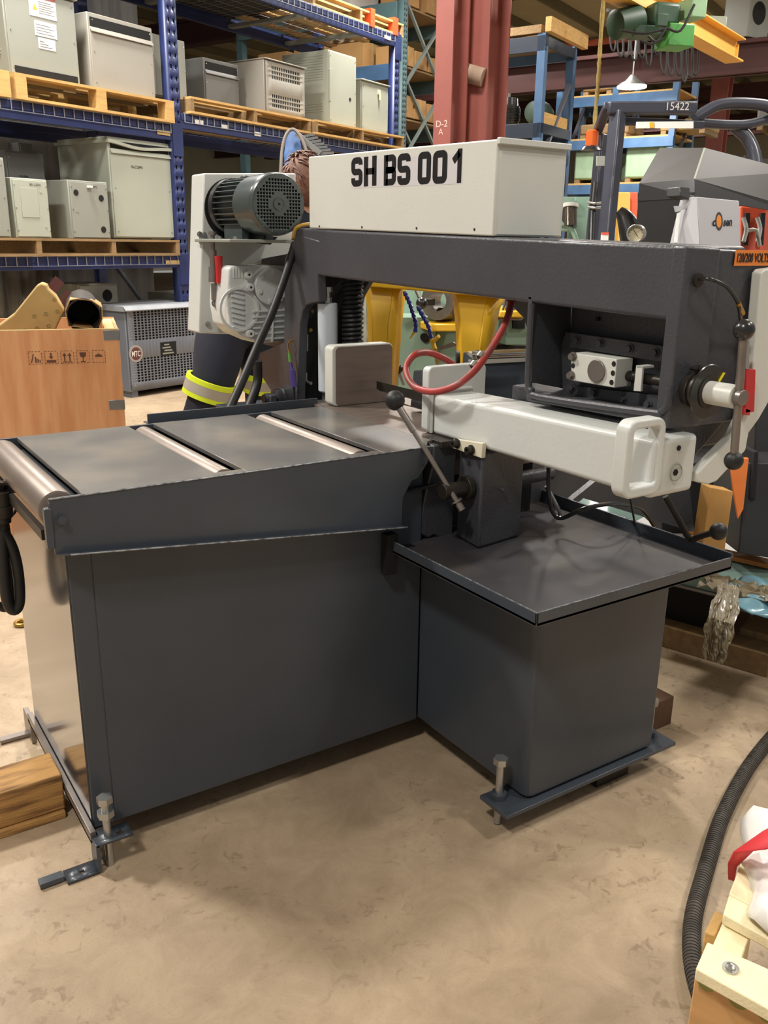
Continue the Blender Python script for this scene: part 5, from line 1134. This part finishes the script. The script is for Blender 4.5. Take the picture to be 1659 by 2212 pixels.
MB().prism([ft(*p, D-.06) for p in ((1290, 337), (1307, 337), (1306, 358), (1290, 358))], (0, .01, 0)).build('sticker', 'encl', fl)
MB().prism([ft(*p, D-.1) for p in ((1301, 503), (1315, 503), (1314, 520), (1300, 520))], (0, .01, 0)).build('sticker', 'white', fl)
MB().prism([ft(*p, D-.102) for p in ((1301, 502), (1315, 502), (1315, 507), (1301, 507))], (0, .01, 0)).build('sticker_band', 'orange', fl)
bc = ft(1277, 325, D+.4)
bo = MB().lathe(bc, Z_, [(0, .075), (.02, .06), (.03, .045)], n=20).build('beacon_base', 'blackm', fl)
MB().lathe(bc+Z_*.03, Z_, [(0, .045), (.09, .042), (.10, .030)], n=20).build('beacon_lens', mat('amber_lens', '#e0662a', .2, coat=.5), fl)
MB().bar(bc+Z_*.02, bc+V((.10, .0, .02)), .02).build('beacon_bracket', gm, fl)
for y in (437, 447): MB().tube([ft(1270, y, D+.4), ft(1285, y+2, D+.36), ft(1300, y+1, D+.4)], .008, smooth=3).build('hose_clip', 'zinc', fl)
MB().tube([ft(1287, 395, D+.42), ft(1280, 470, D+.42), ft(1278, 560, D+.42)], .025, n=12, smooth=3).build('mast_hose', 'blackm', fl)
bd = MB().box((.15, -1.0, .05), (1.5, -.12, .62), Matrix.Translation(WM[fl].translation)).build('truck_body', gm, fl, bevel=.05)
for x in (.15, 1.2): MB().cyl(WM[fl].translation+V((x+.2, -1.06, .2)), WM[fl].translation+V((x+.2, -.92, .2)), .2, n=24).build('wheel', 'black', fl)
# seat-like black curved thing and pressure gauge
o = MB().tube([at(1336, 455, d=3.6), at(1350, 470, d=3.6), at(1362, 498, d=3.6), at(1372, 525, d=3.6), at(1376, 560, d=3.6)], .035, n=16, rad=lambda t: .020+.035*min(1, t*1.6)).build('seat_shell', 'blackm')
gaug = thing('pressure_gauge', 'round dial pressure gauge with red scale rim above the saw beam', 'gauge', V((at(1377, 505, d=2.6).x, at(1377, 505, d=2.6).y, at(1377, 505, d=2.6).z)))
gd = (CAM-WM[gaug].translation); gd.z = 0; gd = (gd.normalized()+V((-.25, .15, 0))).normalized(); gc = WM[gaug].translation
MB().ring(gc, gc+gd*.025, .0265, .022, 32).build('bezel', 'zinc', gaug, bevel=.001); MB().cyl(gc, gc+gd*.015, .0225, n=30).build('dial', mat('dial_face', '#d8cfae', .5), gaug)
gu, gw2 = Z_.cross(gd), Z_
for k in range(11):
    a = math.radians(225-27*k); p0 = gc+gd*.0155+gu*(.016*math.cos(a))+gw2*(.016*math.sin(a)); p1 = gc+gd*.0155+gu*(.0195*math.cos(a))+gw2*(.0195*math.sin(a)); MB().bar(p0, p1, .0012 if k < 7 else .004, .0006).build('scale_mark', 'ink' if k < 7 else 'redp', gaug)
MB().bar(gc+gd*.0165+(gu*.006-gw2*.009), gc+gd*.0165+(gu*-.010+gw2*.013), .0012).build('needle', 'ink', gaug)
MB().cyl(gc-Z_*.02, gc-Z_*.20, .007).cyl(gc-Z_*.0+gd*-.005, gc-gd*.02, .012).build('gauge_stem', 'brass', gaug)
o.parent = None; tag(o, 'glossy black curved seat shell beside the pressure gauge', 'seat'); MB().cyl(at(1376, 560, d=3.6), V((at(1376, 560, d=3.6).x, at(1376, 560, d=3.6).y, 0)), .03).build('seat_post', 'dark', o)

# ================================================================== SECOND SAW (DARK HOOD)
hm2 = mat('dark_hood_paint', '#2d2d2f', .5, var=.10, scale=3, coat=.2)
hood = thing('second_saw', 'dark grey sloping hood of another saw with a pale branded door, upper right', 'band saw', V((1.9, .6, 0)))
Aq = [at(1378, 600, d=3.35), at(1382, 397, d=3.35), at(1425, 321, d=3.55), at(1522, 321, d=3.35), at(1500, 388, d=3.12), at(1497, 600, d=3.1)]
off = at(1720, 360, d=3.75)-at(1522, 321, d=3.35); off.z = 0
off2 = V((off.x, off.y, 0)); dn = at(1700, 445, d=3.35)-at(1500, 388, d=3.12)
A_, B_, C2, D_, E_, F_ = Aq
D2, E2 = at(1720, 372, d=3.75), at(1720, 452, d=3.55)
C3 = C2+(D2-D_)
zb_ = at(1500, 428, d=3.11)
H = MB(); H.add([B_, C2, D_, E_, E2, D2, C3, V((E2.x, E2.y, E2.z-.02)), V((zb_.x, zb_.y, zb_.z)), V((B_.x, B_.y, zb_.z)), V((C3.x+.1, C3.y+.2, zb_.z))],
              [(0, 1, 2, 3), (3, 2, 5, 4), (2, 1, 6, 5), (0, 3, 8, 9), (3, 4, 7, 8)])
ho_ = H.build('hood', hm2, hood, solid=.006)
for p_ in ho_.data.polygons: p_.use_smooth = False
lowz = .35
bdy = MB().prism([V((B_.x, B_.y, lowz)), V((zb_.x, zb_.y, lowz)), V((zb_.x, zb_.y, lowz))+V((.62, .36, 0)), V((B_.x, B_.y, lowz))+V((.62, .36, 0))], (0, 0, zb_.z-lowz+.02))
bdy.build('machine_body', mat('near_black_panel', '#2a2b2d', .45, var=.1), hood)
MB().prism([at(*p, d=3.05) for p in ((1470, 404), (1491, 405), (1491, 432), (1469, 424))], (0, .06, 0)).build('hinge_block', hm2, hood, bevel=.003)
MB().bar(at(1500, 388, d=3.118), at(1522, 321, d=3.348), .007).build('seam_edge', 'encl3', hood)
# pale door
dp_ = [at(*p, d=2.98) for p in ((1505, 425), (1597, 434), (1602, 560), (1514, 560))]
door = MB().prism(dp_, (.02, .03, 0)).build('branded_door', mat('pale_violet_grey_paint', '#bfbfc4', .4, var=.03), hood, bevel=.003, label='pale grey door with dark and orange lettering')
dm = MATS['pale_violet_grey_paint']
MB().prism([at(1505, 425, d=2.98), at(1514, 560, d=2.98), at(1445, 560, d=3.12), at(1476, 428, d=3.12)], (.01, .02, 0)).build('door_return', dm, door, bevel=.002)
MB().bar(at(1467, 450, d=3.06), at(1459, 525, d=3.06), .012, .01).build('door_hinge', 'zinc', door)
MB().prism([at(*p, d=3.05) for p in ((1460, 445), (1486, 444), (1485, 450), (1463, 458))], (0, .01, 0)).build('hinge_leaf', dm, door)
dn_ = (dp_[1]-dp_[0]).cross(dp_[0]-dp_[3]).normalized(); 
if dn_.dot(CAM-dp_[0]) < 0: dn_ = -dn_
dx_ = (dp_[1]-dp_[0]).normalized(); dz_ = Z_
def od(px, py, e=.001): return at(px, py, pl=(dp_[0]+dn_*e, dn_))
lm = mat('dark_logo_ink', '#38373c', .5)
text('logo_lettering', 'c', od(1538, 489), od(1578, 487)-od(1538, 489), Z_, .020, lm, door, width=.0125, bold=.03)
el_ = lambda rx, ry, e: [od(1553+rx*math.cos(t*math.pi/14), 478+ry*math.sin(t*math.pi/14), e) for t in range(28)]
MB().prism(el_(8, 20, .0006), dn_*.0006).build('logo_ring', lm, door); MB().prism(el_(5.2, 14, .001), dn_*.0008).build('logo_disc', mat('logo_orange', '#ef8f22', .45), door)
text('logo_lettering', 'sen', od(1562, 489), od(1582, 488)-od(1562, 489), Z_, .020, lm, door, width=.029, bold=.03)
# red machine behind at the right edge
rm = thing('red_machine', 'bright red-orange machine with black slots and white levers at the right edge', 'machine', V((at(1640, 560, d=3.9).x, at(1640, 560, d=3.9).y, 0)))
MB().prism([at(*p, d=3.9) for p in ((1600, 445), (1700, 445), (1700, 640), (1600, 640))], (.1, .3, 0)).build('housing', 'orange', rm, bevel=.01)
for x in (1612, 1645): MB().prism([at(*p, d=3.88) for p in ((x, 460), (x+9, 460), (x+4, 530), (x-5, 530))], (0, .01, 0)).build('slot', 'void', rm)
for x in (1604, 1634): MB().tube([at(x+2, 470, d=3.8), at(x+8, 495, d=3.8), at(x+2, 522, d=3.8)], .009, smooth=3).build('white_lever', 'light', rm)
MB().tube([at(1616, 498, d=3.75), at(1634, 498, d=3.75), at(1641, 532, d=3.75)], .008, smooth=2).build('white_lever', 'light', rm)
MB().prism([V((at(1600, 640, d=3.9).x, at(1600, 640, d=3.9).y, 0)), V((at(1700, 640, d=3.9).x, at(1700, 640, d=3.9).y, 0)), at(1700, 640, d=3.9), at(1600, 640, d=3.9)], (.1, .3, 0)).build('base', 'void', rm)
# mint machines between guard box and lift truck
mg = thing('green_machine', 'mint green machine cabinets seen right of the white guard box', 'machine', V((at(1250, 520, d=6.6).x, at(1250, 520, d=6.6).y, 0)))
gmt = mat('mint_machine_paint', '#86a594', .45, var=.06)
def mgb(nm, x0, y0, x1, y1, d, m, dp=.3): return MB().prism([at(*p, d=d) for p in ((x0, y1), (x1, y1), (x1, y0), (x0, y0))], (dp*.5, dp*.8, 0)).build(nm, m, mg, bevel=.006)
mgb('column', 1243, 425, 1276, 560, 6.6, gmt); mgb('column', 1296, 418, 1330, 560, 7.0, mat('pale_mint_paint', '#a3b9ac', .45)); mgb('head', 1212, 425, 1243, 450, 6.5, gmt); mgb('bed', 1205, 478, 1243, 500, 6.5, gmt)
mgb('base', 1200, 560, 1335, 780, 6.6, 'dark')
MB().cyl(at(1231, 490, d=6.3), at(1231, 450, d=6.3), .05, n=16).build('oil_bowl', mat('brown_glass', '#4b4239', .1, coat=.5), mg); MB().cyl(at(1231, 450, d=6.3), at(1231, 442, d=6.3), .06, n=16).build('bowl_cap', 'white', mg)
MB().tube([at(1200, 487, d=6.3), at(1222, 487, d=6.3), at(1238, 500, d=6.3), at(1245, 520, d=6.3)], .02, smooth=2).build('pipe', gmt, mg)
_y0 = at(1335, 640, d=8); _y1 = at(1378, 640, d=8)
ym = thing('yellow_cabinet', 'ochre cabinet doors with orange cables behind the lift truck guard', 'cabinet', V((at(1350, 450, d=8).x, at(1350, 450, d=8).y, 0)))
MB().prism([at(*p, d=8) for p in ((1335, 415), (1362, 415), (1362, 640), (1335, 640))], (.2, .3, 0)).build('door', 'yell2', ym, bevel=.01)
MB().prism([V((_y0.x, _y0.y, 0)), V((_y1.x, _y1.y, 0)), _y1, _y0], (.2, .3, 0)).build('plinth', 'yell2', ym)
MB().prism([at(*p, d=8.1) for p in ((1362, 415), (1378, 415), (1378, 640), (1362, 640))], (.2, .3, 0)).build('orange_bundle', 'orange', ym, bevel=.01)

# ================================================================== SEEN THROUGH THE BOW
ys = thing('yellow_stand', 'bright yellow cast machine stand seen through the saw bow', 'stand', V((.9, 1.3, 0)))
def leg(nm, px, d):
    L1 = [at(*p, d=d) for p in px]; f0 = L1[-1]; 
    return L1
for pts2, side, foot in ((((794, 600), (850, 600), (848, 640), (838, 700), (834, 850), (806, 850), (803, 690)), ((850, 600), (878, 600), (866, 700), (855, 850), (834, 850), (838, 700), (848, 640)), (806, 834)),
                   (((978, 620), (1058, 630), (1045, 680), (1037, 740), (1026, 850), (1000, 850), (996, 720), (990, 650)), ((1058, 630), (1094, 636), (1078, 665), (1062, 740), (1042, 850), (1026, 850), (1037, 740), (1045, 680)), (1000, 1026))):
    fpts = [at(*p, d=3.3) for p in pts2]; sp_ = [at(*p, d=3.3+(.10 if p not in pts2 else 0)) for p in side]
    lf = MB().prism(fpts, (.02, .06, 0)).build('leg', 'yellow', ys, bevel=.004)
    MB().add(sp_, [tuple(range(len(sp_)))]).build('leg_flank', 'yellow', lf, solid=.01)
    a = at(foot[0], 850, d=3.3); b2 = at(foot[1], 850, d=3.3)
    MB().prism([a, b2, V((b2.x, b2.y, .02)), V((a.x, a.y, .02))], (.06, .10, 0)).build('leg_lower', 'yellow', lf, bevel=.004)
MB().bar(at(800, 600, d=3.3), at(1092, 625, d=3.3), .12, .06).build('top_rail', 'yellow', ys, bevel=.004)
lt = thing('green_lathe', 'sage green lathe with chuck and black ball levers behind the yellow stand', 'lathe', V((at(930, 850, d=4.4).x, at(930, 850, d=4.4).y, 0)))
def lb2(nm, x0, y0, x1, y1, d, m, dp=.3, bev=.006): return MB().prism([at(*p, d=d) for p in ((x0, y1), (x1, y1), (x1, y0), (x0, y0))], (dp*.3, dp*.95, 0)).build(nm, m, lt, bevel=bev)
hp_ = lb2('headstock', 850, 560, 1000, 684, 4.7, 'greenm', .5); lb2('pedestal', 845, 684, 942, 900, 4.5, 'greenm', .4); lb2('pedestal', 942, 700, 990, 900, 4.6, 'greenm', .3)
lb2('chip_pan', 930, 700, 1010, 716, 4.35, 'yellow', .3); lb2('bed_way', 930, 676, 1130, 692, 4.5, 'steel', .2); lb2('splash_guard', 770, 560, 792, 900, 4.2, mat('pale_sage_paint', '#b4c0b0', .5), .2)
lb2('tailstock_base', 1092, 668, 1150, 745, 4.6, 'greenm', .3); lb2('dark_recess', 1108, 688, 1134, 710, 4.59, 'void', .02, .001); lb2('end_tray', 1080, 672, 1145, 686, 4.4, 'yellow', .3)
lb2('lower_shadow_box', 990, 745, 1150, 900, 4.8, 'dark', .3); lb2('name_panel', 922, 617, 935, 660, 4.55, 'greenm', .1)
MB().ring(at(945, 650, d=4.4), at(970, 650, d=4.5), .095, .05, 30).build('chuck', 'steel', lt)
for k in range(3):
    t = k*2.09+.5; c0 = at(945, 650, d=4.39); MB().bar(c0+V((0, .0, 0))+N_*.0+Z_*.05*math.cos(t)+U_*.05*math.sin(t), c0+Z_*.09*math.cos(t)+U_*.09*math.sin(t), .03).build('chuck_jaw', 'dark', lt)
for (x0, y0, x1, y1, r) in ((893, 615, 911, 655, .028), (856, 778, 862, 797, .018)):
    MB().cyl(at(x0, y0, d=4.1 if r > .02 else 3.6), at(x1, y1, d=4.1 if r > .02 else 3.6), r*.28).build('lever_rod', 'steel', lt); MB().sph(at(x1, y1, d=4.1 if r > .02 else 3.6), r, 18).build('lever_ball', 'blackm', lt)
MB().bar(at(858, 800, d=3.6), at(856, 850, d=3.6), .012).bar(at(862, 805, d=3.6), at(872, 832, d=3.6), .014, .004).build('clamp_lever', 'steel', lt)
for px_ in ((916, 728), (920, 732)): MB().cyl(at(px_[0], px_[1], d=4.48), at(px_[0], px_[1], d=4.5), .02, n=16).build('drilled_hole', 'void', lt)
for k in range(6): MB().bar(at(1100+k*5, 620, d=4.45), at(1085+k*6, 675, d=4.45), .008).build('spring_wire', 'dark', lt)
of = thing('outfeed_table', 'dark navy outfeed table with a chrome roller behind the vise', 'table', V((1.0, .75, 0)))
MB().prism([at(*p, d=2.95) for p in ((1040, 782), (1160, 776), (1160, 900), (1030, 900))], (.12, .25, 0)).build('table_body', mat('navy_table_paint', '#343c47', .4), of, bevel=.004)
MB().prism([at(*p, d=2.94) for p in ((1040, 776), (1160, 770), (1160, 780), (1040, 786))], (.1, .2, 0)).build('table_edge', 'encl2', of)
MB().cyl(at(1020, 768, d=2.86), at(1170, 761, d=2.86), .0145, n=24).build('chrome_roller', mat('chrome', '#d0d0d0', .12, 1), of)
for x in (1060, 1140): MB().box((at(x, 900, d=3).x, at(x, 900, d=3).y, 0), (at(x, 900, d=3).x+.05, at(x, 900, d=3).y+.05, at(x, 900, d=3).z+.1)).build('leg', 'navy', of)
MB().cyl(at(985, 775, d=3.0), at(993, 775, d=3.0), .028, n=20).build('hand_knob', 'black', of)

# ================================================================== RIGHT: SKID, PLATE, FILM
S0 = V((1.018, .021, 0)); sd = V((.299, -.954, 0)); sn = V((.954, .299, 0)); FS = Matrix(((sd.x, sn.x, 0, S0.x), (sd.y, sn.y, 0, S0.y), (0, 0, 1, 0), (0, 0, 0, 1)))
def sb(a, b, nm, m, lab=None, cat=None, par=None, bev=.003):
    o = MB().box(a, b, FS).build(nm, m, par, bevel=bev)
    if lab: tag(o, lab, cat)
    return o
sb((-.6, 0, 0), (.315, .09, .075), 'timber', 'palletd', 'long rough timber lying under the black skid frame at right', 'timber')
sb((.19, .10, .0), (.29, .9, .095), 'timber', 'palletd', 'shorter cross timber under the end of the skid plate', 'timber')
sk = thing('machine_skid', 'black machine skid frame with a glass-green plate on top, lower right', 'skid', S0)
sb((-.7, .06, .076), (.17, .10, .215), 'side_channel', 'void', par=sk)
sb((-.7, .0, .215), (.50, .9, .222), 'skid_plate', 'steel', par=sk)
sb((-.7, .015, .2225), (.40, .60, .262), 'green_plate', mat('green_plate', '#7f9d95', .35, var=.15, scale=4, coat=.3), par=sk)
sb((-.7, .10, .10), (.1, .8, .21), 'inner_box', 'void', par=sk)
for a, b, m, lab in (((-.32, .16, .263), (-.12, .50, .266), 'white', 'white printed sheet lying on the green plate'), ((-.10, .30, .263), (.22, .58, .266), 'white', 'second white sheet on the green plate near the right edge')):
    sb(a, b, 'paper_sheet', m, lab, 'paper', bev=.0005)
for a, b, lab in (((-.30, .22, .267), (.30, .28, .282), 'orange-painted wooden slat lying over the papers'), ((-.20, .12, .267), (-.02, .26, .270), 'brown hardboard offcut on the green plate'), ((-.25, .40, .267), (.05, .46, .275), 'second orange slat behind the first')):
    sb(a, b, 'wood_offcut', mat('orange_wood', '#d98d4c', .6, var=.15) if 'orange' in lab else mat('hardboard', '#8a5a36', .6), lab, 'offcut', bev=.001)
def film(name, nx, nz, f, m, label, cat, solid=.0015):
    vs = [f(i/nx, j/nz) for j in range(nz+1) for i in range(nx+1)]
    fs = [(j*(nx+1)+i, j*(nx+1)+i+1, (j+1)*(nx+1)+i+1, (j+1)*(nx+1)+i) for j in range(nz) for i in range(nx)]
    o = MB().add(vs, fs).build(name, m, solid=solid); tag(o, label, cat); return o
rnd = random.Random(3)
def hs_(i, j): return math.sin(i*17.3+j*5.1)*.5+math.sin(i*7.7-j*13.9)*.5
fm = mat('grey_brown_film', '#85795f', .45, var=.3, scale=25, coat=.15, alpha=.9, bump=.5, bscale=40)
cc2 = [at(1575, 1262, d=2.42), at(1570, 1295, d=2.36), at(1556, 1340, d=2.31), at(1545, 1390, d=2.30), at(1540, 1428, d=2.29)]
def ff(i, j):
    t = j*4; k = min(int(t), 3); c = cc2[k].lerp(cc2[k+1], t-k); w_ = .024+.012*math.sin(j*3.1)+.003*math.sin(j*23)
    return c+sd*((i-.5)*2*w_)+V((-.010, -.010, 0))*(.5*hs_(i*.5, j*.2)+.5*math.sin(i*13+j*2)+rnd.uniform(-.35, .35))
_f1 = film('plastic_film', 22, 26, ff, fm, 'crumpled grey-brown plastic film hanging over the skid edge', 'plastic film')
for p_ in _f1.data.polygons: p_.use_smooth = False
cf = at(1600, 1288, d=2.5)
film('plastic_film', 16, 12, lambda i, j: cf+sd*((i-.5)*.22+.02*hs_(i, j))+sn*((j-.4)*.12)+Z_*(.012+.018*abs(hs_(i*1.6, j*1.9))), fm, 'bunched heap of the grey-brown film on the green plate', 'plastic film')
cf2 = at(1650, 1320, d=2.42)
film('plastic_film', 20, 16, lambda i, j: cf2+sd*((i-.5)*.24)+sn*((j-.3)*.25)+Z_*(.012+.020*abs(hs_(i*.55, j*.6))), mat('blue_film', '#6f9fb0', .25, var=.25, scale=12, coat=.5), 'crinkled light blue plastic sheet at the right edge of the plate', 'plastic film')
# black machine body right, prop timber, orange sheet
bm2 = thing('black_machine', 'near-black machine cabinet standing behind the vise at the right edge', 'machine', S0+sn*1.0-sd*.3)
def pw(pts, d, nm, m, vec=(.12, .2, 0), par=bm2, bev=.004): return MB().prism([at(*p, d=d) for p in pts], vec).build(nm, m, par, bevel=bev)
nbk = MATS['near_black_panel']
pw(((1612, 1000), (1720, 1000), (1720, 1215), (1595, 1195)), 2.75, 'cabinet_door', nbk)
pw(((1640, 560), (1760, 560), (1760, 1010), (1630, 1000)), 2.9, 'upper_cabinet', nbk)
pw(((1430, 1000), (1640, 1000), (1640, 1240), (1430, 1250)), 3.15, 'rear_shade_panel', 'void')  # dark sheet standing in for the shade behind the cabinet
pw(((1628, 975), (1640, 975), (1632, 1080), (1620, 1080)), 2.74, 'door_edge', 'void')
tp = MB().prism([at(*p, d=2.62) for p in ((1535, 1053), (1584, 1062), (1562, 1215), (1512, 1205))], (.02, .05, 0)).build('timber', mat('fresh_timber', '#c3924f', .65, var=.12, stretch=(2, 2, 1), scale=6), bevel=.002); tag(tp, 'upright pale timber prop between the vise handle and the black cabinet', 'timber')
osd = [at(*p, d=2.70) for p in ((1606, 990), (1618, 990), (1606, 1100), (1594, 1122), (1584, 1060), (1579, 1015))]
o = MB().prism(osd, (.01, .012, 0)).build('orange_sheet', mat('orange_plastic', '#e8803a', .3, var=.15, coat=.4), bevel=.002); tag(o, 'glossy orange plastic sheet hanging beside the timber prop', 'plastic sheet')

# ================================================================== FLOOR LEVEL ITEMS
o = MB().box((.50, -.30, 0), (.645, -.06, .085)).build('wood_block', mat('dark_timber_block', '#5d4430', .75, var=.2, scale=8, bump=.3), bevel=.003); tag(o, 'dark brown wooden block on the floor by the saw pedestal', 'block')
o = MB().box((-1.7, .175, .018), (-.850, .285, .105)).build('timber', mat('weathered_timber', '#b98d52', .75, var=.3, scale=7, stretch=(1, 8, 8), bump=.4, bscale=30, col2='#6d4b2c', c2amt=.56), bevel=.004); tag(o, 'battered thick timber on the floor at the left edge', 'timber')
o = MB().box((-1.7, .165, .0), (-.853, .30, .0175)).build('timber', 'weathered_timber', bevel=.002); tag(o, 'thin board under the battered timber at the left edge', 'timber')
er = at(48, 1345, z=.008); o = MB()
o.add(*(lambda m: (m.v, m.f))(MB().tube([er+V((.022*math.cos(t*math.pi/8), .022*math.sin(t*math.pi/8), .0)) for t in range(17)], .007, smooth=0)))
o.cyl(er+V((.02, 0, 0)), er+V((.07, .01, 0)), .007); o = o.build('eye_bolt', 'brass'); tag(o, 'rusty eye bolt lying on the floor left of the cabinet', 'eye bolt')
pts = [(1700, 1560), (1659, 1602), (1610, 1668), (1560, 1765), (1530, 1860), (1502, 1960), (1494, 2030), (1500, 2100), (1525, 2180), (1560, 2260)]
hp3 = [at(*p, z=.016) for p in pts]
ho = MB().tube(hp3, .0155, n=16, smooth=10).build('corrugated_hose', mat('dusty_hose', '#4a453f', .6, var=.35, scale=40)); tag(ho, 'dusty corrugated black hose snaking across the floor at right', 'hose')
q5 = [hp3[0]*2-hp3[1]]+hp3+[hp3[-1]*2-hp3[-2]]; fine = []
for i in range(1, len(q5)-2):
    a, b, c, d = q5[i-1:i+3]; nn = max(4, int((c-b).length/.0075))
    for k in range(nn): t = k/nn; fine.append(.5*((2*b)+(c-a)*t+(2*a-5*b+4*c-d)*t*t+(3*b-a-3*c+d)*t**3))
rg = MB()
for i in range(0, len(fine)-1): rg.ring(fine[i], fine[i].lerp(fine[i+1], .5), .0172, .013, 14)
o = rg.build('corrugation_rings', 'dusty_hose', ho); o['kind'] = 'stuff'
# bright pallet with plastic, bottom right
bz0 = .30
bpl = mat('brightly_lit_pine', '#f3e6bd', .6, var=.08, scale=4, stretch=(1, 8, 8), bump=.2, bscale=30)  # near-white base colour carries the strong light on this pallet
def pb2(pts, z0, th): return MB().prism([at(*p, z=z0) for p in pts], (0, 0, -th))
bp0 = thing('wooden_pallet', 'brightly lit new pine pallet in the bottom right corner', 'pallet', at(1600, 2120, z=0))
def pbb(nm, pts, z0, th, m=bpl): return pb2(pts, z0, th).build(nm, m, bp0, bevel=.002)
pbb('deck_board', ((1528, 2034), (1503, 2092), (1670, 2185), (1790, 2240), (1830, 2160), (1700, 2110)), bz0, .020)
pbb('deck_board', ((1603, 1857), (1575, 1930), (1720, 2010), (1760, 1930)), bz0, .020)
pbb('deck_board', ((1575, 1932), (1562, 1975), (1700, 2050), (1720, 2010)), bz0, .018)
pbb('stringer', ((1567, 1978), (1540, 2040), (1600, 2075), (1625, 2010)), bz0-.021, .07)
pbb('stringer', ((1545, 1966), (1522, 2013), (1545, 2022), (1567, 1978)), bz0-.05, .05, 'pallet')
fa, fb2 = at(1503, 2092, z=bz0-.02), at(1830, 2265, z=bz0-.02)
MB().prism([fa, fb2, V((fb2.x, fb2.y, 0.0)), V((fa.x, fa.y, .0))], (fb2-fa).cross(Z_).normalized()*-.04).build('side_board', mat('tan_pine', '#cf9f66', .6, var=.12, scale=4, stretch=(1, 1, 9)), bp0, bevel=.002)
fa2, fb3 = at(1603, 1857, z=bz0-.02), at(1503, 2092, z=bz0-.02)
p = at(1578, 2093, z=bz0); MB().cyl(p, p+Z_*.003, .011, n=20).lathe(p, Z_, [(0, .008), (.006, .006), (.008, .002)], n=16).build('carriage_bolt', 'zinc', bp0)
for (x, y, r) in ((1525, 2125, .012), (1594, 2160, .014), (1655, 2190, .013)): 
    a = at(x, y, pl=(fa, (fb2-fa).cross(Z_).normalized())); nn = (fb2-fa).cross(Z_).normalized(); nn = nn if nn.dot(CAM-a) > 0 else -nn; MB().cyl(a, a+nn*.0008, r, n=14).build('green_smudge', mat('olive_smudge', '#8e8c4a', .7), bp0)
cw_ = at(1880, 1960, z=bz0+.0)
def dome(i, j):
    t = i*2*math.pi; r = j**.8; k_ = 1+.10*math.sin(5*t)+.06*math.sin(9*t+1)
    return cw_+V((math.cos(t)*r*.175*k_, math.sin(t)*r*.20*k_, .075*math.sqrt(max(0, 1-r*r))+.011*math.sin(9*t+7*r)*r+.010*math.sin(23*t-11*r)*r*(1.2-r)+.006*math.sin(41*t+17*r)*r+.006))
film('plastic_wrap', 64, 18, dome, mat('white_plastic_wrap', '#f2f1ec', .35, var=.03, coat=.3, bump=.5, bscale=18), 'bright white crumpled plastic wrap on the corner pallet', 'plastic film')
a = [at(1580, 1900, z=.25), at(1582, 1868, z=.30), at(1605, 1840, z=.36), at(1650, 1815, z=.40), at(1720, 1790, z=.42)]
st = MB()
def rib(pts, w_):
    vs = []
    for i, p in enumerate(pts): d_ = (pts[min(i+1, len(pts)-1)]-pts[max(0, i-1)]).normalized(); s = Z_.cross(d_).normalized(); vs += [p-s*w_[i]/2, p+s*w_[i]/2]
    return vs, [(2*i, 2*i+1, 2*i+3, 2*i+2) for i in range(len(pts)-1)]
v_, f_ = rib(a, [.010, .014, .03, .042, .05]); o = MB().add(v_, f_).build('red_strap', mat('red_fabric', '#d8383e', .6, var=.15), solid=.003); tag(o, 'red fabric strap looping over the corner pallet', 'strap')
